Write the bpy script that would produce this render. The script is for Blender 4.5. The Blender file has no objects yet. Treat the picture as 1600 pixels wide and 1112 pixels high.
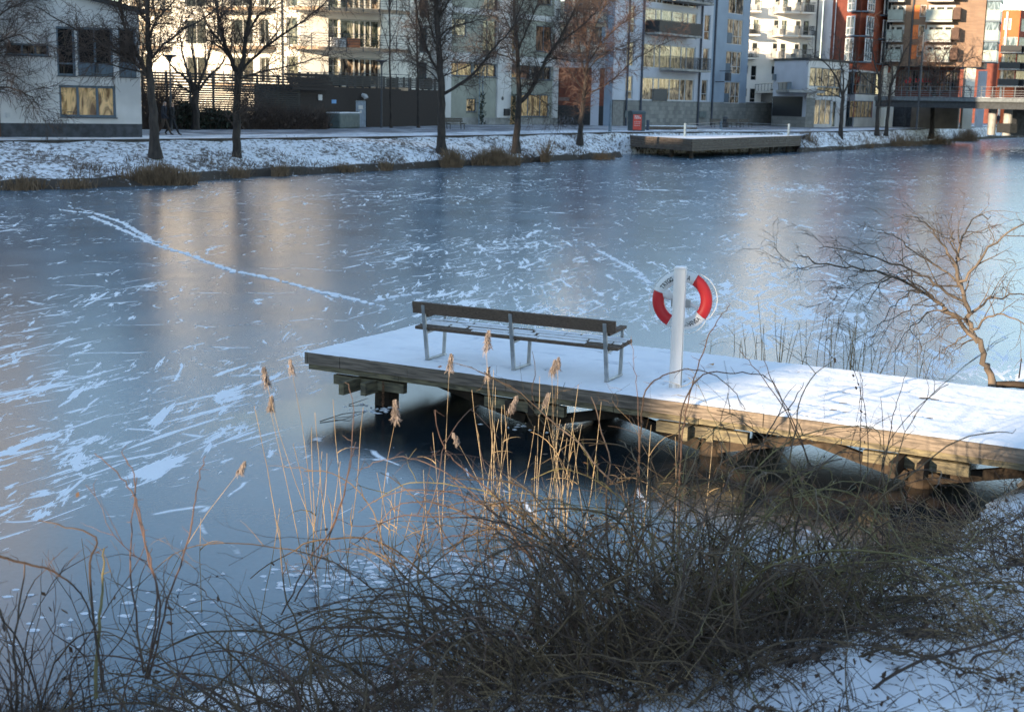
import bpy, bmesh, math, random
import numpy as np
from mathutils import Vector, Matrix, noise as mnoise
C = bpy.context.scene
COL = C.collection
PI = math.pi
# ---------------------------------------------------------------- camera
FPX, HOR, ROLL, CAMZ = 2100.0, 155.0, 0.022, 4.2
TH = math.atan((556 - HOR) / FPX)
CP = Vector((0, 0, CAMZ))
FW = Vector((0, math.cos(TH), -math.sin(TH)))
U0 = Vector((0, math.sin(TH), math.cos(TH)))
R0 = Vector((1, 0, 0))
RT = R0 * math.cos(ROLL) + U0 * math.sin(ROLL)
UPV = U0 * math.cos(ROLL) - R0 * math.sin(ROLL)
cam = bpy.data.objects.new('camera', bpy.data.cameras.new('camera'))
COL.objects.link(cam)
M3 = Matrix((RT, UPV, -FW)).transposed()
cam.matrix_world = Matrix.Translation(CP) @ M3.to_4x4()
cam.data.sensor_width = 36.0
cam.data.lens = FPX / 1600 * 36
cam.data.clip_end = 3000
cam.data.clip_start = 0.1
cam.data.dof.use_dof = True
cam.data.dof.focus_distance = 17.5
cam.data.dof.aperture_fstop = 3.4
C.camera = cam
# ---------------------------------------------------------------- sky, sun
SUN_AZ, SUN_EL = math.radians(45), math.radians(10.0)   # light travels 45 deg right of straight ahead
w = bpy.data.worlds.new("World"); C.world = w; w.use_nodes = True
nt = w.node_tree; nt.nodes.clear()
sk = nt.nodes.new('ShaderNodeTexSky'); sk.sky_type = 'NISHITA'; sk.sun_disc = False
sk.sun_elevation = SUN_EL; sk.sun_rotation = SUN_AZ + PI
sk.air_density = 1.0; sk.dust_density = 0.1; sk.ozone_density = 1.6
bg = nt.nodes.new('ShaderNodeBackground'); bg.inputs[1].default_value = 0.15
wo = nt.nodes.new('ShaderNodeOutputWorld')
bw = nt.nodes.new('ShaderNodeRGBToBW'); mxw = nt.nodes.new('ShaderNodeMixRGB'); mxw.inputs[0].default_value = .17   # sky colour mixed towards grey to pale the blue
nt.links.new(sk.outputs[0], bw.inputs[0]); nt.links.new(sk.outputs[0], mxw.inputs[1]); nt.links.new(bw.outputs[0], mxw.inputs[2]); nt.links.new(mxw.outputs[0], bg.inputs[0]); nt.links.new(bg.outputs[0], wo.inputs[0])
sun = bpy.data.objects.new('sun', bpy.data.lights.new('sun', 'SUN'))
COL.objects.link(sun)
sun.data.energy = 4.2; sun.data.angle = math.radians(0.5); sun.data.color = (1.0, 0.78, 0.53)
sd = Vector((math.sin(SUN_AZ) * math.cos(SUN_EL), math.cos(SUN_AZ) * math.cos(SUN_EL), -math.sin(SUN_EL)))
sun.rotation_euler = sd.to_track_quat('-Z', 'Y').to_euler()
sun.location = (-60, -60, 60)
C.view_settings.view_transform = 'Standard'; C.view_settings.look = 'None'
C.view_settings.gamma = 1; C.view_settings.exposure = 1.65
C.cycles.use_denoising = True
C.cycles.max_bounces = 6; C.cycles.transparent_max_bounces = 8
C.cycles.sample_clamp_indirect = 6
# ---------------------------------------------------------------- helpers
def ray(px, py):
    return (RT * ((px - 800) / FPX) + UPV * ((556 - py) / FPX) + FW)
def U(px, py, z=0.0):                    # the point of the level z seen at a pixel
    d = ray(px, py); t = (z - CAMZ) / d.z
    return CP + d * t
def D(px, py, Y):                        # the point at distance Y ahead seen at a pixel
    d = ray(px, py); return CP + d * (Y / d.y)
def proj(p):
    v = Vector(p) - CP; z = v.dot(FW)
    return (800 + FPX * v.dot(RT) / z, 556 - FPX * v.dot(UPV) / z)

def srgb(h):
    h = h.lstrip('#'); c = [int(h[i:i + 2], 16) / 255 for i in (0, 2, 4)]
    return tuple((x / 12.92 if x <= .04045 else ((x + .055) / 1.055) ** 2.4) for x in c)
MATS = {}
def mat(name, col, rough=.7, var=.12, scale=3.0, bump=0.0, bscale=30.0, metal=0.0, stretch=None, col2=None, spec=.5, detail=5.0, obj=False):
    if name in MATS: return MATS[name]
    m = bpy.data.materials.new(name); m.use_nodes = True; MATS[name] = m
    n = m.node_tree.nodes; L = m.node_tree.links
    b = n['Principled BSDF']
    b.inputs['Roughness'].default_value = rough; b.inputs['Metallic'].default_value = metal
    b.inputs['Specular IOR Level'].default_value = spec
    tc = n.new('ShaderNodeTexCoord'); mp = n.new('ShaderNodeMapping')
    L.new(tc.outputs['Object' if obj else 'Object'], mp.inputs[0])
    if stretch: mp.inputs['Scale'].default_value = stretch
    nz = n.new('ShaderNodeTexNoise'); nz.inputs['Scale'].default_value = scale; nz.inputs['Detail'].default_value = detail
    L.new(mp.outputs[0], nz.inputs['Vector'])
    r = n.new('ShaderNodeValToRGB')
    c2 = col2 if col2 else tuple(c * (1 - var * 2) for c in col)
    c1 = col if col2 else tuple(min(1, c * (1 + var)) for c in col)
    r.color_ramp.elements[0].position = .35; r.color_ramp.elements[1].position = .65
    r.color_ramp.elements[0].color = (*c2, 1); r.color_ramp.elements[1].color = (*c1, 1)
    L.new(nz.outputs['Fac'], r.inputs[0]); L.new(r.outputs[0], b.inputs['Base Color'])
    if bump:
        n2 = n.new('ShaderNodeTexNoise'); n2.inputs['Scale'].default_value = bscale; n2.inputs['Detail'].default_value = 4
        L.new(mp.outputs[0], n2.inputs['Vector'])
        bp = n.new('ShaderNodeBump'); bp.inputs['Strength'].default_value = bump; bp.inputs['Distance'].default_value = .02
        L.new(n2.outputs['Fac'], bp.inputs['Height']); L.new(bp.outputs[0], b.inputs['Normal'])
    return m

class MB:
    def __init__(s): s.v = []; s.f = []; s.m = []; s.mats = []
    def mi(s, m):
        if m not in s.mats: s.mats.append(m)
        return s.mats.index(m)
    def quad(s, a, b, c, d, m):
        i = len(s.v); s.v += [tuple(a), tuple(b), tuple(c), tuple(d)]; s.f.append((i, i + 1, i + 2, i + 3)); s.m.append(s.mi(m))
    def poly(s, pts, m):
        i = len(s.v); s.v += [tuple(p) for p in pts]; s.f.append(tuple(range(i, i + len(pts)))); s.m.append(s.mi(m))
    def box(s, o, ax, ay, az, m):          # o = corner, three edge vectors
        o, ax, ay, az = Vector(o), Vector(ax), Vector(ay), Vector(az)
        i = len(s.v); k = s.mi(m)
        if ax.cross(ay).dot(az) < 0: o = o + ax; ax = -ax
        for dz in (0, 1):
            for a, b in ((0, 0), (1, 0), (1, 1), (0, 1)):
                s.v.append(tuple(o + ax * a + ay * b + az * dz))
        for q in ((3, 2, 1, 0), (4, 5, 6, 7), (0, 1, 5, 4), (1, 2, 6, 5), (2, 3, 7, 6), (3, 0, 4, 7)):
            s.f.append(tuple(i + j for j in q)); s.m.append(k)
    def bx(s, x0, x1, y0, y1, z0, z1, m): s.box((x0, y0, z0), (x1 - x0, 0, 0), (0, y1 - y0, 0), (0, 0, z1 - z0), m)
    def beam(s, a, b, w, h, m, up=(0, 0, 1)):  # bar between two points
        a, b = Vector(a), Vector(b); d = (b - a); up = Vector(up)
        sd_ = d.cross(up)
        if sd_.length < 1e-6: sd_ = Vector((1, 0, 0))
        sd_.normalize(); u = sd_.cross(d).normalized()
        s.box(a - sd_ * w / 2 - u * h / 2, d, sd_ * w, u * h, m)
    def tube(s, pts, r0, r1, m, n=6, cap=False, rs=None):
        k = s.mi(m); i0 = len(s.v); N = len(pts)
        pts = [Vector(p) for p in pts]
        tt = pts[-1] - pts[0]
        ref = Vector((0, 0, 1)) if abs(tt.z) < .8 * max(tt.length, 1e-9) else Vector((1, 0.3, 0))
        for j, p in enumerate(pts):
            t = (pts[min(j + 1, N - 1)] - pts[max(j - 1, 0)])
            a = t.cross(ref)
            if a.length < 1e-9: a = Vector((1, 0, 0))
            a.normalize(); b = t.cross(a).normalized()
            r = rs[j] if rs else r0 + (r1 - r0) * j / max(1, N - 1)
            for q in range(n):
                an = 2 * PI * q / n; c_, s_ = r * math.cos(an), r * math.sin(an)
                s.v.append((p.x + a.x * c_ + b.x * s_, p.y + a.y * c_ + b.y * s_, p.z + a.z * c_ + b.z * s_))
        for j in range(N - 1):
            for q in range(n):
                q2 = (q + 1) % n
                s.f.append((i0 + j * n + q, i0 + j * n + q2, i0 + (j + 1) * n + q2, i0 + (j + 1) * n + q)); s.m.append(k)
        if cap:
            s.f.append(tuple(i0 + q for q in range(n))[::-1]); s.m.append(k)
            s.f.append(tuple(i0 + (N - 1) * n + q for q in range(n))); s.m.append(k)
    def build(s, name, parent=None, smooth=False, bevel=0):
        me = bpy.data.meshes.new(name); me.from_pydata(s.v, [], s.f)
        for m in s.mats: me.materials.append(m)
        me.polygons.foreach_set('material_index', s.m)
        if smooth: me.polygons.foreach_set('use_smooth', [True] * len(s.f))
        me.update()
        o = bpy.data.objects.new(name, me); COL.objects.link(o)
        if parent: o.parent = parent; o.matrix_parent_inverse = PINV.get(parent.name, Matrix.Identity(4))
        if bevel:
            md = o.modifiers.new('b', 'BEVEL'); md.width = bevel; md.segments = 2; md.limit_method = 'ANGLE'
        return o
PINV = {}
def tag(o, label=None, cat=None, group=None, kind=None):
    if label: o['label'] = label
    if cat: o['category'] = cat
    if group: o['group'] = group
    if kind: o['kind'] = kind
    return o
def thing(name, loc, label, cat, group=None, rz=0.0, world=True):
    """Empty at the thing's base; parts are given in world coordinates unless world=False."""
    o = bpy.data.objects.new(name, None); COL.objects.link(o)
    o.empty_display_size = .3
    o.location = loc; o.rotation_euler = (0, 0, rz)
    if world: PINV[o.name] = (Matrix.Translation(Vector(loc)) @ Matrix.Rotation(rz, 4, 'Z')).inverted()
    return tag(o, label, cat, group)
def copy_thing(o, loc, rz=0, label=None, scale=None):
    c = o.copy(); COL.objects.link(c); c.location = loc; c.rotation_euler = (0, 0, rz)
    if scale: c.scale = (scale,) * 3
    if label: c['label'] = label
    for ch in list(o.children):
        d = ch.copy(); COL.objects.link(d); d.parent = c
        for g in list(ch.children):
            e = g.copy(); COL.objects.link(e); e.parent = d
    return c
# ---------------------------------------------------------------- materials
M_white = mat('white_render', (.62, .61, .60), .85, .06, .8, .15, 40)
M_cream = mat('cream_render', (.66, .60, .50), .85, .05, .6, .1, 40)
M_cream2 = mat('warm_white_render', (.74, .70, .62), .85, .05, .6, .1, 40)
M_lav = mat('lavender_and_shade_render', (.50, .53, .60), .85, .05, .6, .1, 40)  # own tone of some walls, painted shade on white ones
M_blue = mat('blue_grey_render', (.27, .34, .43), .85, .05, .6, .1, 40)
M_green = mat('grey_green_panel', (.30, .31, .265), .8, .06, 1.0)
M_dark = mat('dark_cladding', (.025, .027, .03), .6, .3, 5, .2, 30, stretch=(1, 1, 9))
M_brownc = mat('dark_brown_cladding', (.022, .015, .013), .8, .2, 5, .2, 30, stretch=(1, 1, 9))
M_rust = mat('rust_brown_panel', (.16, .045, .025), .7, .15, 2)
M_plinth = mat('dark_plinth', (.06, .065, .075), .8, .2, 3)
M_frame = mat('grey_blue_frame', (.11, .15, .19), .6, .05, 3)
M_frame_w = mat('white_frame', (.55, .55, .55), .6, .05, 3)
M_metal = mat('dark_metal', (.05, .055, .065), .5, .1, 5)
M_steel = mat('galvanised_steel', (.42, .43, .43), .42, .12, 8, metal=.7)
M_pipe = mat('dark_blue_pipe', (.035, .05, .08), .5, .1, 5)
M_conc = mat('concrete', (.30, .30, .29), .85, .15, 1.5, .2, 20)
M_snow = mat('snow', (.80, .83, .88), .75, .03, 1.2, .35, 12)
M_roof = mat('roof_edge', (.03, .035, .04), .6, .1, 3)
M_redbr = mat('shaded_red_cladding', (.14, .034, .02), .8, .12, 1.5, .1, 20)  # dark red stands for faces turned from the light
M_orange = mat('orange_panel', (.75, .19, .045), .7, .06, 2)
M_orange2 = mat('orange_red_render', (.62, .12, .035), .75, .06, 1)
M_balg = mat('pale_green_balcony_panel', (.30, .345, .31), .45, .08, 1.5)
M_balw = mat('white_balcony_panel', (.48, .47, .43), .6, .1, 1.5)
M_hedge = mat('evergreen_leaf', (.020, .030, .017), .7, .3, 3)

def brick_mat(name, c1, c2, mortar, scale=1.0, bw=.5, rh=.25, axis='xz'):
    m = bpy.data.materials.new(name); m.use_nodes = True
    n = m.node_tree.nodes; L = m.node_tree.links; b = n['Principled BSDF']; b.inputs['Roughness'].default_value = .85
    tc = n.new('ShaderNodeTexCoord'); sp = n.new('ShaderNodeSeparateXYZ'); L.new(tc.outputs['Object'], sp.inputs[0])
    ad = n.new('ShaderNodeMath'); ad.operation = 'ADD'; L.new(sp.outputs[0], ad.inputs[0]); L.new(sp.outputs[1], ad.inputs[1])
    cb = n.new('ShaderNodeCombineXYZ'); L.new(ad.outputs[0], cb.inputs[0]); L.new(sp.outputs[2], cb.inputs[1])
    br = n.new('ShaderNodeTexBrick'); L.new(cb.outputs[0], br.inputs['Vector'])
    br.inputs['Color1'].default_value = (*c1, 1); br.inputs['Color2'].default_value = (*c2, 1); br.inputs['Mortar'].default_value = (*mortar, 1)
    br.inputs['Scale'].default_value = scale; br.inputs['Brick Width'].default_value = bw; br.inputs['Row Height'].default_value = rh
    br.inputs['Mortar Size'].default_value = .012
    nz = n.new('ShaderNodeTexNoise'); nz.inputs['Scale'].default_value = .5; L.new(tc.outputs['Object'], nz.inputs['Vector'])
    mx = n.new('ShaderNodeMixRGB'); mx.blend_type = 'MULTIPLY'; mx.inputs[0].default_value = .5
    L.new(br.outputs['Color'], mx.inputs[1]); L.new(nz.outputs['Fac'], mx.inputs[2]); L.new(mx.outputs[0], b.inputs['Base Color'])
    return m
M_stone = brick_mat('stone_blocks', (.38, .38, .35), (.24, .245, .24), (.18, .18, .18), 1, .9, .42)
M_brick = brick_mat('tan_brick', (.33, .21, .14), (.27, .17, .115), (.24, .18, .14), 1, .5, .16)

def glass_mat(name, dark, warm, amt, seed, gloss=1.7, wav=.5):  # noise paints blotchy reflections into the glass base colour
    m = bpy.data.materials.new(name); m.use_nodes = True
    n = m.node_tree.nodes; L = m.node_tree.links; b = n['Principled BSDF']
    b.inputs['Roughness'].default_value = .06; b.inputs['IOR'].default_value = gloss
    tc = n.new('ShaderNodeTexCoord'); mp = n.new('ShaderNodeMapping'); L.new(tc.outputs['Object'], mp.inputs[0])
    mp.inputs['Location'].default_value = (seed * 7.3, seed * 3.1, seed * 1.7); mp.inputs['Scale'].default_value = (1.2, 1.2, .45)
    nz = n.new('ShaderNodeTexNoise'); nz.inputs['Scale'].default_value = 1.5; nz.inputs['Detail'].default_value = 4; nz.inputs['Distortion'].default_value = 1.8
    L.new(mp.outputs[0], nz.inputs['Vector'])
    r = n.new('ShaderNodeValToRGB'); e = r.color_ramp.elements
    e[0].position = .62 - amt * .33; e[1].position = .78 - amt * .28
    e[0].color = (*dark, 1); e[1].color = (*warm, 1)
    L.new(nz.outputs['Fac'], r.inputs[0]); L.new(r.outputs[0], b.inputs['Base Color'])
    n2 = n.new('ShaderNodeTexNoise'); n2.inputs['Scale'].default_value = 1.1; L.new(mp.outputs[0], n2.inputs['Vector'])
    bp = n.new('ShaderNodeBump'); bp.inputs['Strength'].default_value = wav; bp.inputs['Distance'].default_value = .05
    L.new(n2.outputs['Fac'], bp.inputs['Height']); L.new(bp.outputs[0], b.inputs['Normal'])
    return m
G_dark = glass_mat('dark_window_glass', (.012, .014, .016), (.10, .08, .06), .12, 1, 1.45)
G_warm = glass_mat('warm_reflection_glass', (.09, .065, .045), (.66, .47, .31), .62, 2)  # cream reflections painted into the pane colour
G_mix = glass_mat('part_reflection_glass', (.022, .018, .015), (.48, .35, .24), .42, 3)  # dark panes with fewer painted reflections
G_green = glass_mat('greenish_window_glass', (.02, .028, .024), (.30, .29, .22), .4, 4)
G_sky = glass_mat('balcony_glass', (.05, .08, .10), (.24, .30, .34), .5, 5)
G_rust = glass_mat('brown_reflection_glass', (.05, .025, .015), (.28, .14, .08), .6, 6)  # brownish reflections painted in
G_gold = glass_mat('golden_reflection_glass', (.20, .11, .05), (.92, .58, .27), .7, 7, 1.5)  # sunlit reflection painted as a golden colour
# ================================================================ SETTING
WIND = Vector((.25, .97, 0)).normalized()
# ---- shoreline of the far bank (ice edge, kerb edge) seen points on real levels
PZ = 1.75
ice_px = [(-260, 309), (0, 298), (200, 292), (400, 277), (600, 267), (780, 257), (900, 250), (968, 246), (1100, 243), (1250, 238), (1330, 234), (1430, 226), (1500, 220), (1560, 216), (1640, 214), (1800, 216)]
kerb_px = [(-260, 223), (0, 220), (200, 218), (400, 216), (600, 213.5), (780, 211), (900, 208), (968, 206.5), (1100, 206), (1250, 206), (1330, 205), (1430, 204.5), (1500, 204), (1560, 204), (1640, 206), (1800, 209)]
ICE_E = [U(x, y, 0) for x, y in ice_px]
KERB = []
for (x, y), e in zip(kerb_px, ICE_E):
    k = U(x, y, PZ)
    if k.y < e.y + 3.0: k = D(x, y, e.y + 3.0); k.z = PZ
    KERB.append(k)
# ---- ice
def grid_mesh(name, xs, ys, zf, m, attrs=None, skip=None):
    nx, ny = len(xs), len(ys)
    v = [(x, y, zf(x, y)) for y in ys for x in xs]
    f = []
    for j in range(ny - 1):
        for i in range(nx - 1):
            if skip and skip(xs[i], ys[j], xs[i + 1], ys[j + 1]): continue
            a = j * nx + i; f.append((a, a + 1, a + nx + 1, a + nx))
    me = bpy.data.meshes.new(name); me.from_pydata(v, [], f); me.materials.append(m)
    me.polygons.foreach_set('use_smooth', [True] * len(f))
    if attrs:
        for an, fn in attrs.items():
            at = me.attributes.new(an, 'FLOAT', 'POINT')
            at.data.foreach_set('value', [fn(p[0], p[1]) for p in v])
    me.update()
    o = bpy.data.objects.new(name, me); COL.objects.link(o); return o
# wind-packed snow: where it lies thick
SPOTS = [((50, 610), 1.6, .55, .8), ((20, 700), 1.8, .8, 1.0), ((110, 760), 2.2, .6, 1.0), ((40, 800), 1.2, .4, .8), ((300, 600), 3, 1.5, .3), ((120, 480), 4, 2, .25), ((600, 300), 10, 4, .15), ((450, 350), 8, 3, .2), ((1250, 300), 9, 4, .3), ((760, 400), 6, 3, .15), ((260, 700), 2.5, .7, .9),
         ((330, 660), 1.6, .8, 1.0), ((390, 700), 1.4, .5, .7), ((430, 570), 2.2, .6, .55), ((570, 560), 1.6, .9, .5), ((220, 575), 1.2, .5, .5), ((350, 500), 1.8, .7, .4), ((200, 450), 1.5, .5, .5),
         ((640, 380), 6, 2.5, .2), ((700, 300), 9, 3, .3), ((900, 420), 4, 2.5, .35), ((820, 480), 3, 3, .4), ((1000, 340), 8, 4, .35), ((1100, 280), 9, 5, .3),
         ((1180, 500), 2.2, 2.0, .8), ((1220, 510), 1.6, 1.4, .9), ((1120, 440), 4, 2, .5), ((1250, 450), 3, 3, .35), ((1350, 480), 3, 3, .5), ((1500, 440), 4, 4, .4), ((1530, 570), 1.8, 2.5, 1.3), ((860, 600), 1, 1, -.5)]
SPW = []
for (px, py), a, b, s in SPOTS:
    p = U(px, py, 0); SPW.append((p.x, p.y, a, b, s))
def dens(x, y):
    t = 0
    for cx, cy, a, b, s in SPW:
        dx, dy = x - cx, y - cy
        al = dx * WIND.x + dy * WIND.y; ac = dx * WIND.y - dy * WIND.x
        q = (al / a) ** 2 + (ac / b) ** 2
        if q < 9: t += s * math.exp(-q)
    t = min(t, 1.0)
    if y < 13.5: t -= (13.5 - y) * .25
    return t
E1, E2 = U(483, 548, .72), U(1600, 698, .72)      # near edge of the pier
PD = (E2 - E1); PD.z = 0; PD.normalize(); PN = Vector((-PD.y, PD.x, 0))
PLEN, PWID = 13.5, 3.05
def pier(a, b, z=.72): p = E1 + PD * a + PN * b; return Vector((p.x, p.y, z))
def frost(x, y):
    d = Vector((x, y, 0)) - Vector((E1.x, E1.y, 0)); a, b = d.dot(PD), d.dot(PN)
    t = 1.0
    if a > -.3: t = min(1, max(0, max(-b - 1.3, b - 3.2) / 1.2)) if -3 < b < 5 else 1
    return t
mi = bpy.data.materials.new('lake_ice'); mi.use_nodes = True
n = mi.node_tree.nodes; L = mi.node_tree.links; n.clear()
out = n.new('ShaderNodeOutputMaterial')
def nd(t, **k):
    q = n.new(t)
    for a, b in k.items(): setattr(q, a, b)
    return q
def mth(op, a, b=None, c=None, clamp=False):
    q = nd('ShaderNodeMath', operation=op, use_clamp=clamp)
    for i, v in enumerate((a, b, c)):
        if v is None: continue
        if isinstance(v, (int, float)): q.inputs[i].default_value = v
        else: L.new(v, q.inputs[i])
    return q.outputs[0]
tc = nd('ShaderNodeTexCoord')
def windmap(ang, sx, sy):
    q = nd('ShaderNodeMapping'); q.inputs['Rotation'].default_value = (0, 0, ang); q.inputs['Scale'].default_value = (sx, sy, 1)
    q2 = nd('ShaderNodeMapping'); q2.inputs['Rotation'].default_value = (0, 0, ang)
    L.new(tc.outputs['Object'], q2.inputs[0]); q3 = nd('ShaderNodeMapping'); q3.inputs['Scale'].default_value = (sx, sy, 1); L.new(q2.outputs[0], q3.inputs[0])
    return q3.outputs[0]
def noise_(vec, scale, detail=5, rough=.55, dist=0.0):
    q = nd('ShaderNodeTexNoise'); q.inputs['Scale'].default_value = scale; q.inputs['Detail'].default_value = detail
    q.inputs['Roughness'].default_value = rough; q.inputs['Distortion'].default_value = dist; L.new(vec, q.inputs['Vector']); return q.outputs['Fac']
wa = math.atan2(WIND.x, WIND.y)
A = nd('ShaderNodeAttribute', attribute_name='snow'); F_ = nd('ShaderNodeAttribute', attribute_name='frost')
nA = noise_(windmap(wa, 1, .24), 2.3, 6, .62, .5)
nB = noise_(windmap(wa - .35, 1, .16), 3.4, 5, .62, .5)
nC = noise_(windmap(wa + .5, 1, .18), 3.2, 5, .62, .5)
nD = noise_(windmap(wa + .1, 1, .30), 7.5, 4, .6, .4)
nE = noise_(windmap(wa + .15, 1, .07), 5.5, 3, .6, .3)
nF = noise_(windmap(wa - .28, 1, .10), 4.2, 4, .6, .3)
nG = noise_(windmap(wa + .35, 1, .09), 4.8, 4, .6, .3)
def crack(scale, w_, seed):
    mv = nd('ShaderNodeMapping'); mv.inputs['Location'].default_value = (seed, seed * 2, 0)
    wv = nd('ShaderNodeTexNoise'); wv.inputs['Scale'].default_value = .6; L.new(tc.outputs['Object'], wv.inputs['Vector'])
    ad = nd('ShaderNodeVectorMath', operation='MULTIPLY_ADD'); ad.inputs[1].default_value = (1.2, 1.2, 0); L.new(wv.outputs['Color'], ad.inputs[0]); L.new(tc.outputs['Object'], ad.inputs[2])
    L.new(ad.outputs[0], mv.inputs[0]); vo = nd('ShaderNodeTexVoronoi', feature='DISTANCE_TO_EDGE'); vo.inputs['Scale'].default_value = scale; L.new(mv.outputs[0], vo.inputs['Vector'])
    ln = mth('MULTIPLY', mth('SUBTRACT', w_, vo.outputs['Distance']), 160, clamp=True)
    return mth('MULTIPLY', ln, mth('MULTIPLY', mth('SUBTRACT', noise_(tc.outputs['Object'], 1.3 + seed * .1, 4, .6), .50), 14, clamp=True))
big = noise_(windmap(wa, 1, .6), .16, 3)
thr = mth('MULTIPLY_ADD', A.outputs['Fac'], -.10, .66)
thr = mth('MULTIPLY_ADD', mth('SUBTRACT', big, .5), -.30, thr)
def mask(nz, t, off): return mth('MULTIPLY', mth('SUBTRACT', nz, mth('ADD', t, off)), 55, clamp=True)
m1 = mth('MAXIMUM', mask(nA, thr, 0), mth('MAXIMUM', mth('MAXIMUM', mask(nB, thr, .0), mask(nC, thr, .03)), mask(nD, thr, .02)))
for q_, of in ((nE, .03), (nF, .03), (nG, .045)): m1 = mth('MAXIMUM', m1, mask(q_, thr, of))
m1 = mth('MAXIMUM', m1, crack(.30, .010, 3.0))
m1 = mth('MULTIPLY', m1, mth('MULTIPLY_ADD', A.outputs['Fac'], 1.6, 1.0, clamp=True))
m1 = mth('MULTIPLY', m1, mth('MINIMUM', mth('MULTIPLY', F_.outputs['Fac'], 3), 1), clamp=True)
fr = noise_(tc.outputs['Object'], .35, 5)
fine = noise_(tc.outputs['Object'], 14, 4, .7)
ramp = nd('ShaderNodeValToRGB'); e = ramp.color_ramp.elements
e[0].position = .3; e[0].color = (.035, .085, .132, 1); e[1].position = .75; e[1].color = (.085, .16, .225, 1)
L.new(mth('MULTIPLY_ADD', mth('SUBTRACT', fine, .5), .35, fr), ramp.inputs[0])
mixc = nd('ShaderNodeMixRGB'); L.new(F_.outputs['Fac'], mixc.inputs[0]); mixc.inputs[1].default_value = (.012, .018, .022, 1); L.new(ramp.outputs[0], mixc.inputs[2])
bi = nd('ShaderNodeBsdfPrincipled'); L.new(mixc.outputs[0], bi.inputs['Base Color'])
bi.inputs['IOR'].default_value = 1.6
L.new(mth('MULTIPLY_ADD', F_.outputs['Fac'], .10, mth('MULTIPLY_ADD', fr, .12, .07)), bi.inputs['Roughness'])
bp = nd('ShaderNodeBump'); bp.inputs['Strength'].default_value = .25; bp.inputs['Distance'].default_value = .006
L.new(noise_(tc.outputs['Object'], 22, 3), bp.inputs['Height']); L.new(bp.outputs[0], bi.inputs['Normal'])
bs = nd('ShaderNodeBsdfPrincipled'); bs.inputs['Base Color'].default_value = (.88, .90, .93, 1); bs.inputs['Roughness'].default_value = .8
bp2 = nd('ShaderNodeBump'); bp2.inputs['Strength'].default_value = .5; bp2.inputs['Distance'].default_value = .02
L.new(noise_(tc.outputs['Object'], 9, 4), bp2.inputs['Height']); L.new(bp2.outputs[0], bs.inputs['Normal'])
ms = nd('ShaderNodeMixShader'); L.new(m1, ms.inputs[0]); L.new(bi.outputs[0], ms.inputs[1]); L.new(bs.outputs[0], ms.inputs[2])
L.new(ms.outputs[0], out.inputs[0])
xs = [-90 + i * 5 for i in range(15)] + [-16 + i * .5 for i in range(73)] + [21 + i * 6 for i in range(30)]
ys = [-8, 0, 4, 6] + [7 + i * .4 for i in range(60)] + [31 + i * 1.5 for i in range(60)] + [122 + i * 12 for i in range(16)]
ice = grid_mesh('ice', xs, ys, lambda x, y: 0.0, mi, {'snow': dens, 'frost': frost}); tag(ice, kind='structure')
ice.data.polygons.foreach_set('use_smooth', [False] * len(ice.data.polygons))

# ---- ragged crest of snow: a trail of small clumps across the ice (tracks)
def trail(pxs, wdt, name, lab, seed):
    rnd = random.Random(seed); mb = MB(); pts = [U(x, y, 0) for x, y in pxs]
    for a, b in zip(pts, pts[1:]):
        k = int((b - a).length / .11)
        for i in range(k):
            t = (i + rnd.random()) / k
            p = a.lerp(b, t); p.x += rnd.gauss(0, wdt * (1.4 if rnd.random() < .15 else .6)); p.y += rnd.gauss(0, wdt)
            r = rnd.uniform(.03, .10); al = rnd.uniform(1, 2.0); h = rnd.uniform(.012, .03); an = rnd.uniform(-.5, .5) + math.atan2(b.y - a.y, b.x - a.x)
            ring = []
            for q in range(9):
                aa = 2 * PI * q / 9; rr = r * rnd.uniform(.6, 1.2)
                x_, y_ = rr * al * math.cos(aa), rr * math.sin(aa)
                ring.append((p.x + x_ * math.cos(an) - y_ * math.sin(an), p.y + x_ * math.sin(an) + y_ * math.cos(an)))
            top = [(p.x + (x - p.x) * .7, p.y + (y - p.y) * .7, h) for x, y in ring]
            for q in range(9):
                q2 = (q + 1) % 9
                mb.quad((*ring[q], .002), (*ring[q2], .002), top[q2], top[q], M_snow)
            mb.poly(top, M_snow)
    return tag(mb.build(name, smooth=True), lab, None, kind='stuff')
trail([(140, 338), (190, 358), (235, 380), (300, 400), (360, 422), (430, 437), (500, 455), (560, 470), (600, 480)], .045, 'snow_track', 'long trodden snow track crossing the ice from upper left', 5)
trail([(585, 471), (625, 462), (662, 457)], .04, 'snow_track', 'short snow ridge joining the long track left of the bench', 6)
trail([(935, 392), (965, 408), (995, 425), (1015, 443)], .05, 'snow_track', 'straight snow line on the ice above the life ring post', 7)
trail([(90, 328), (150, 334), (190, 347), (240, 378)], .05, 'snow_track', 'faint second track merging into the long snow track', 8)

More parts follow.
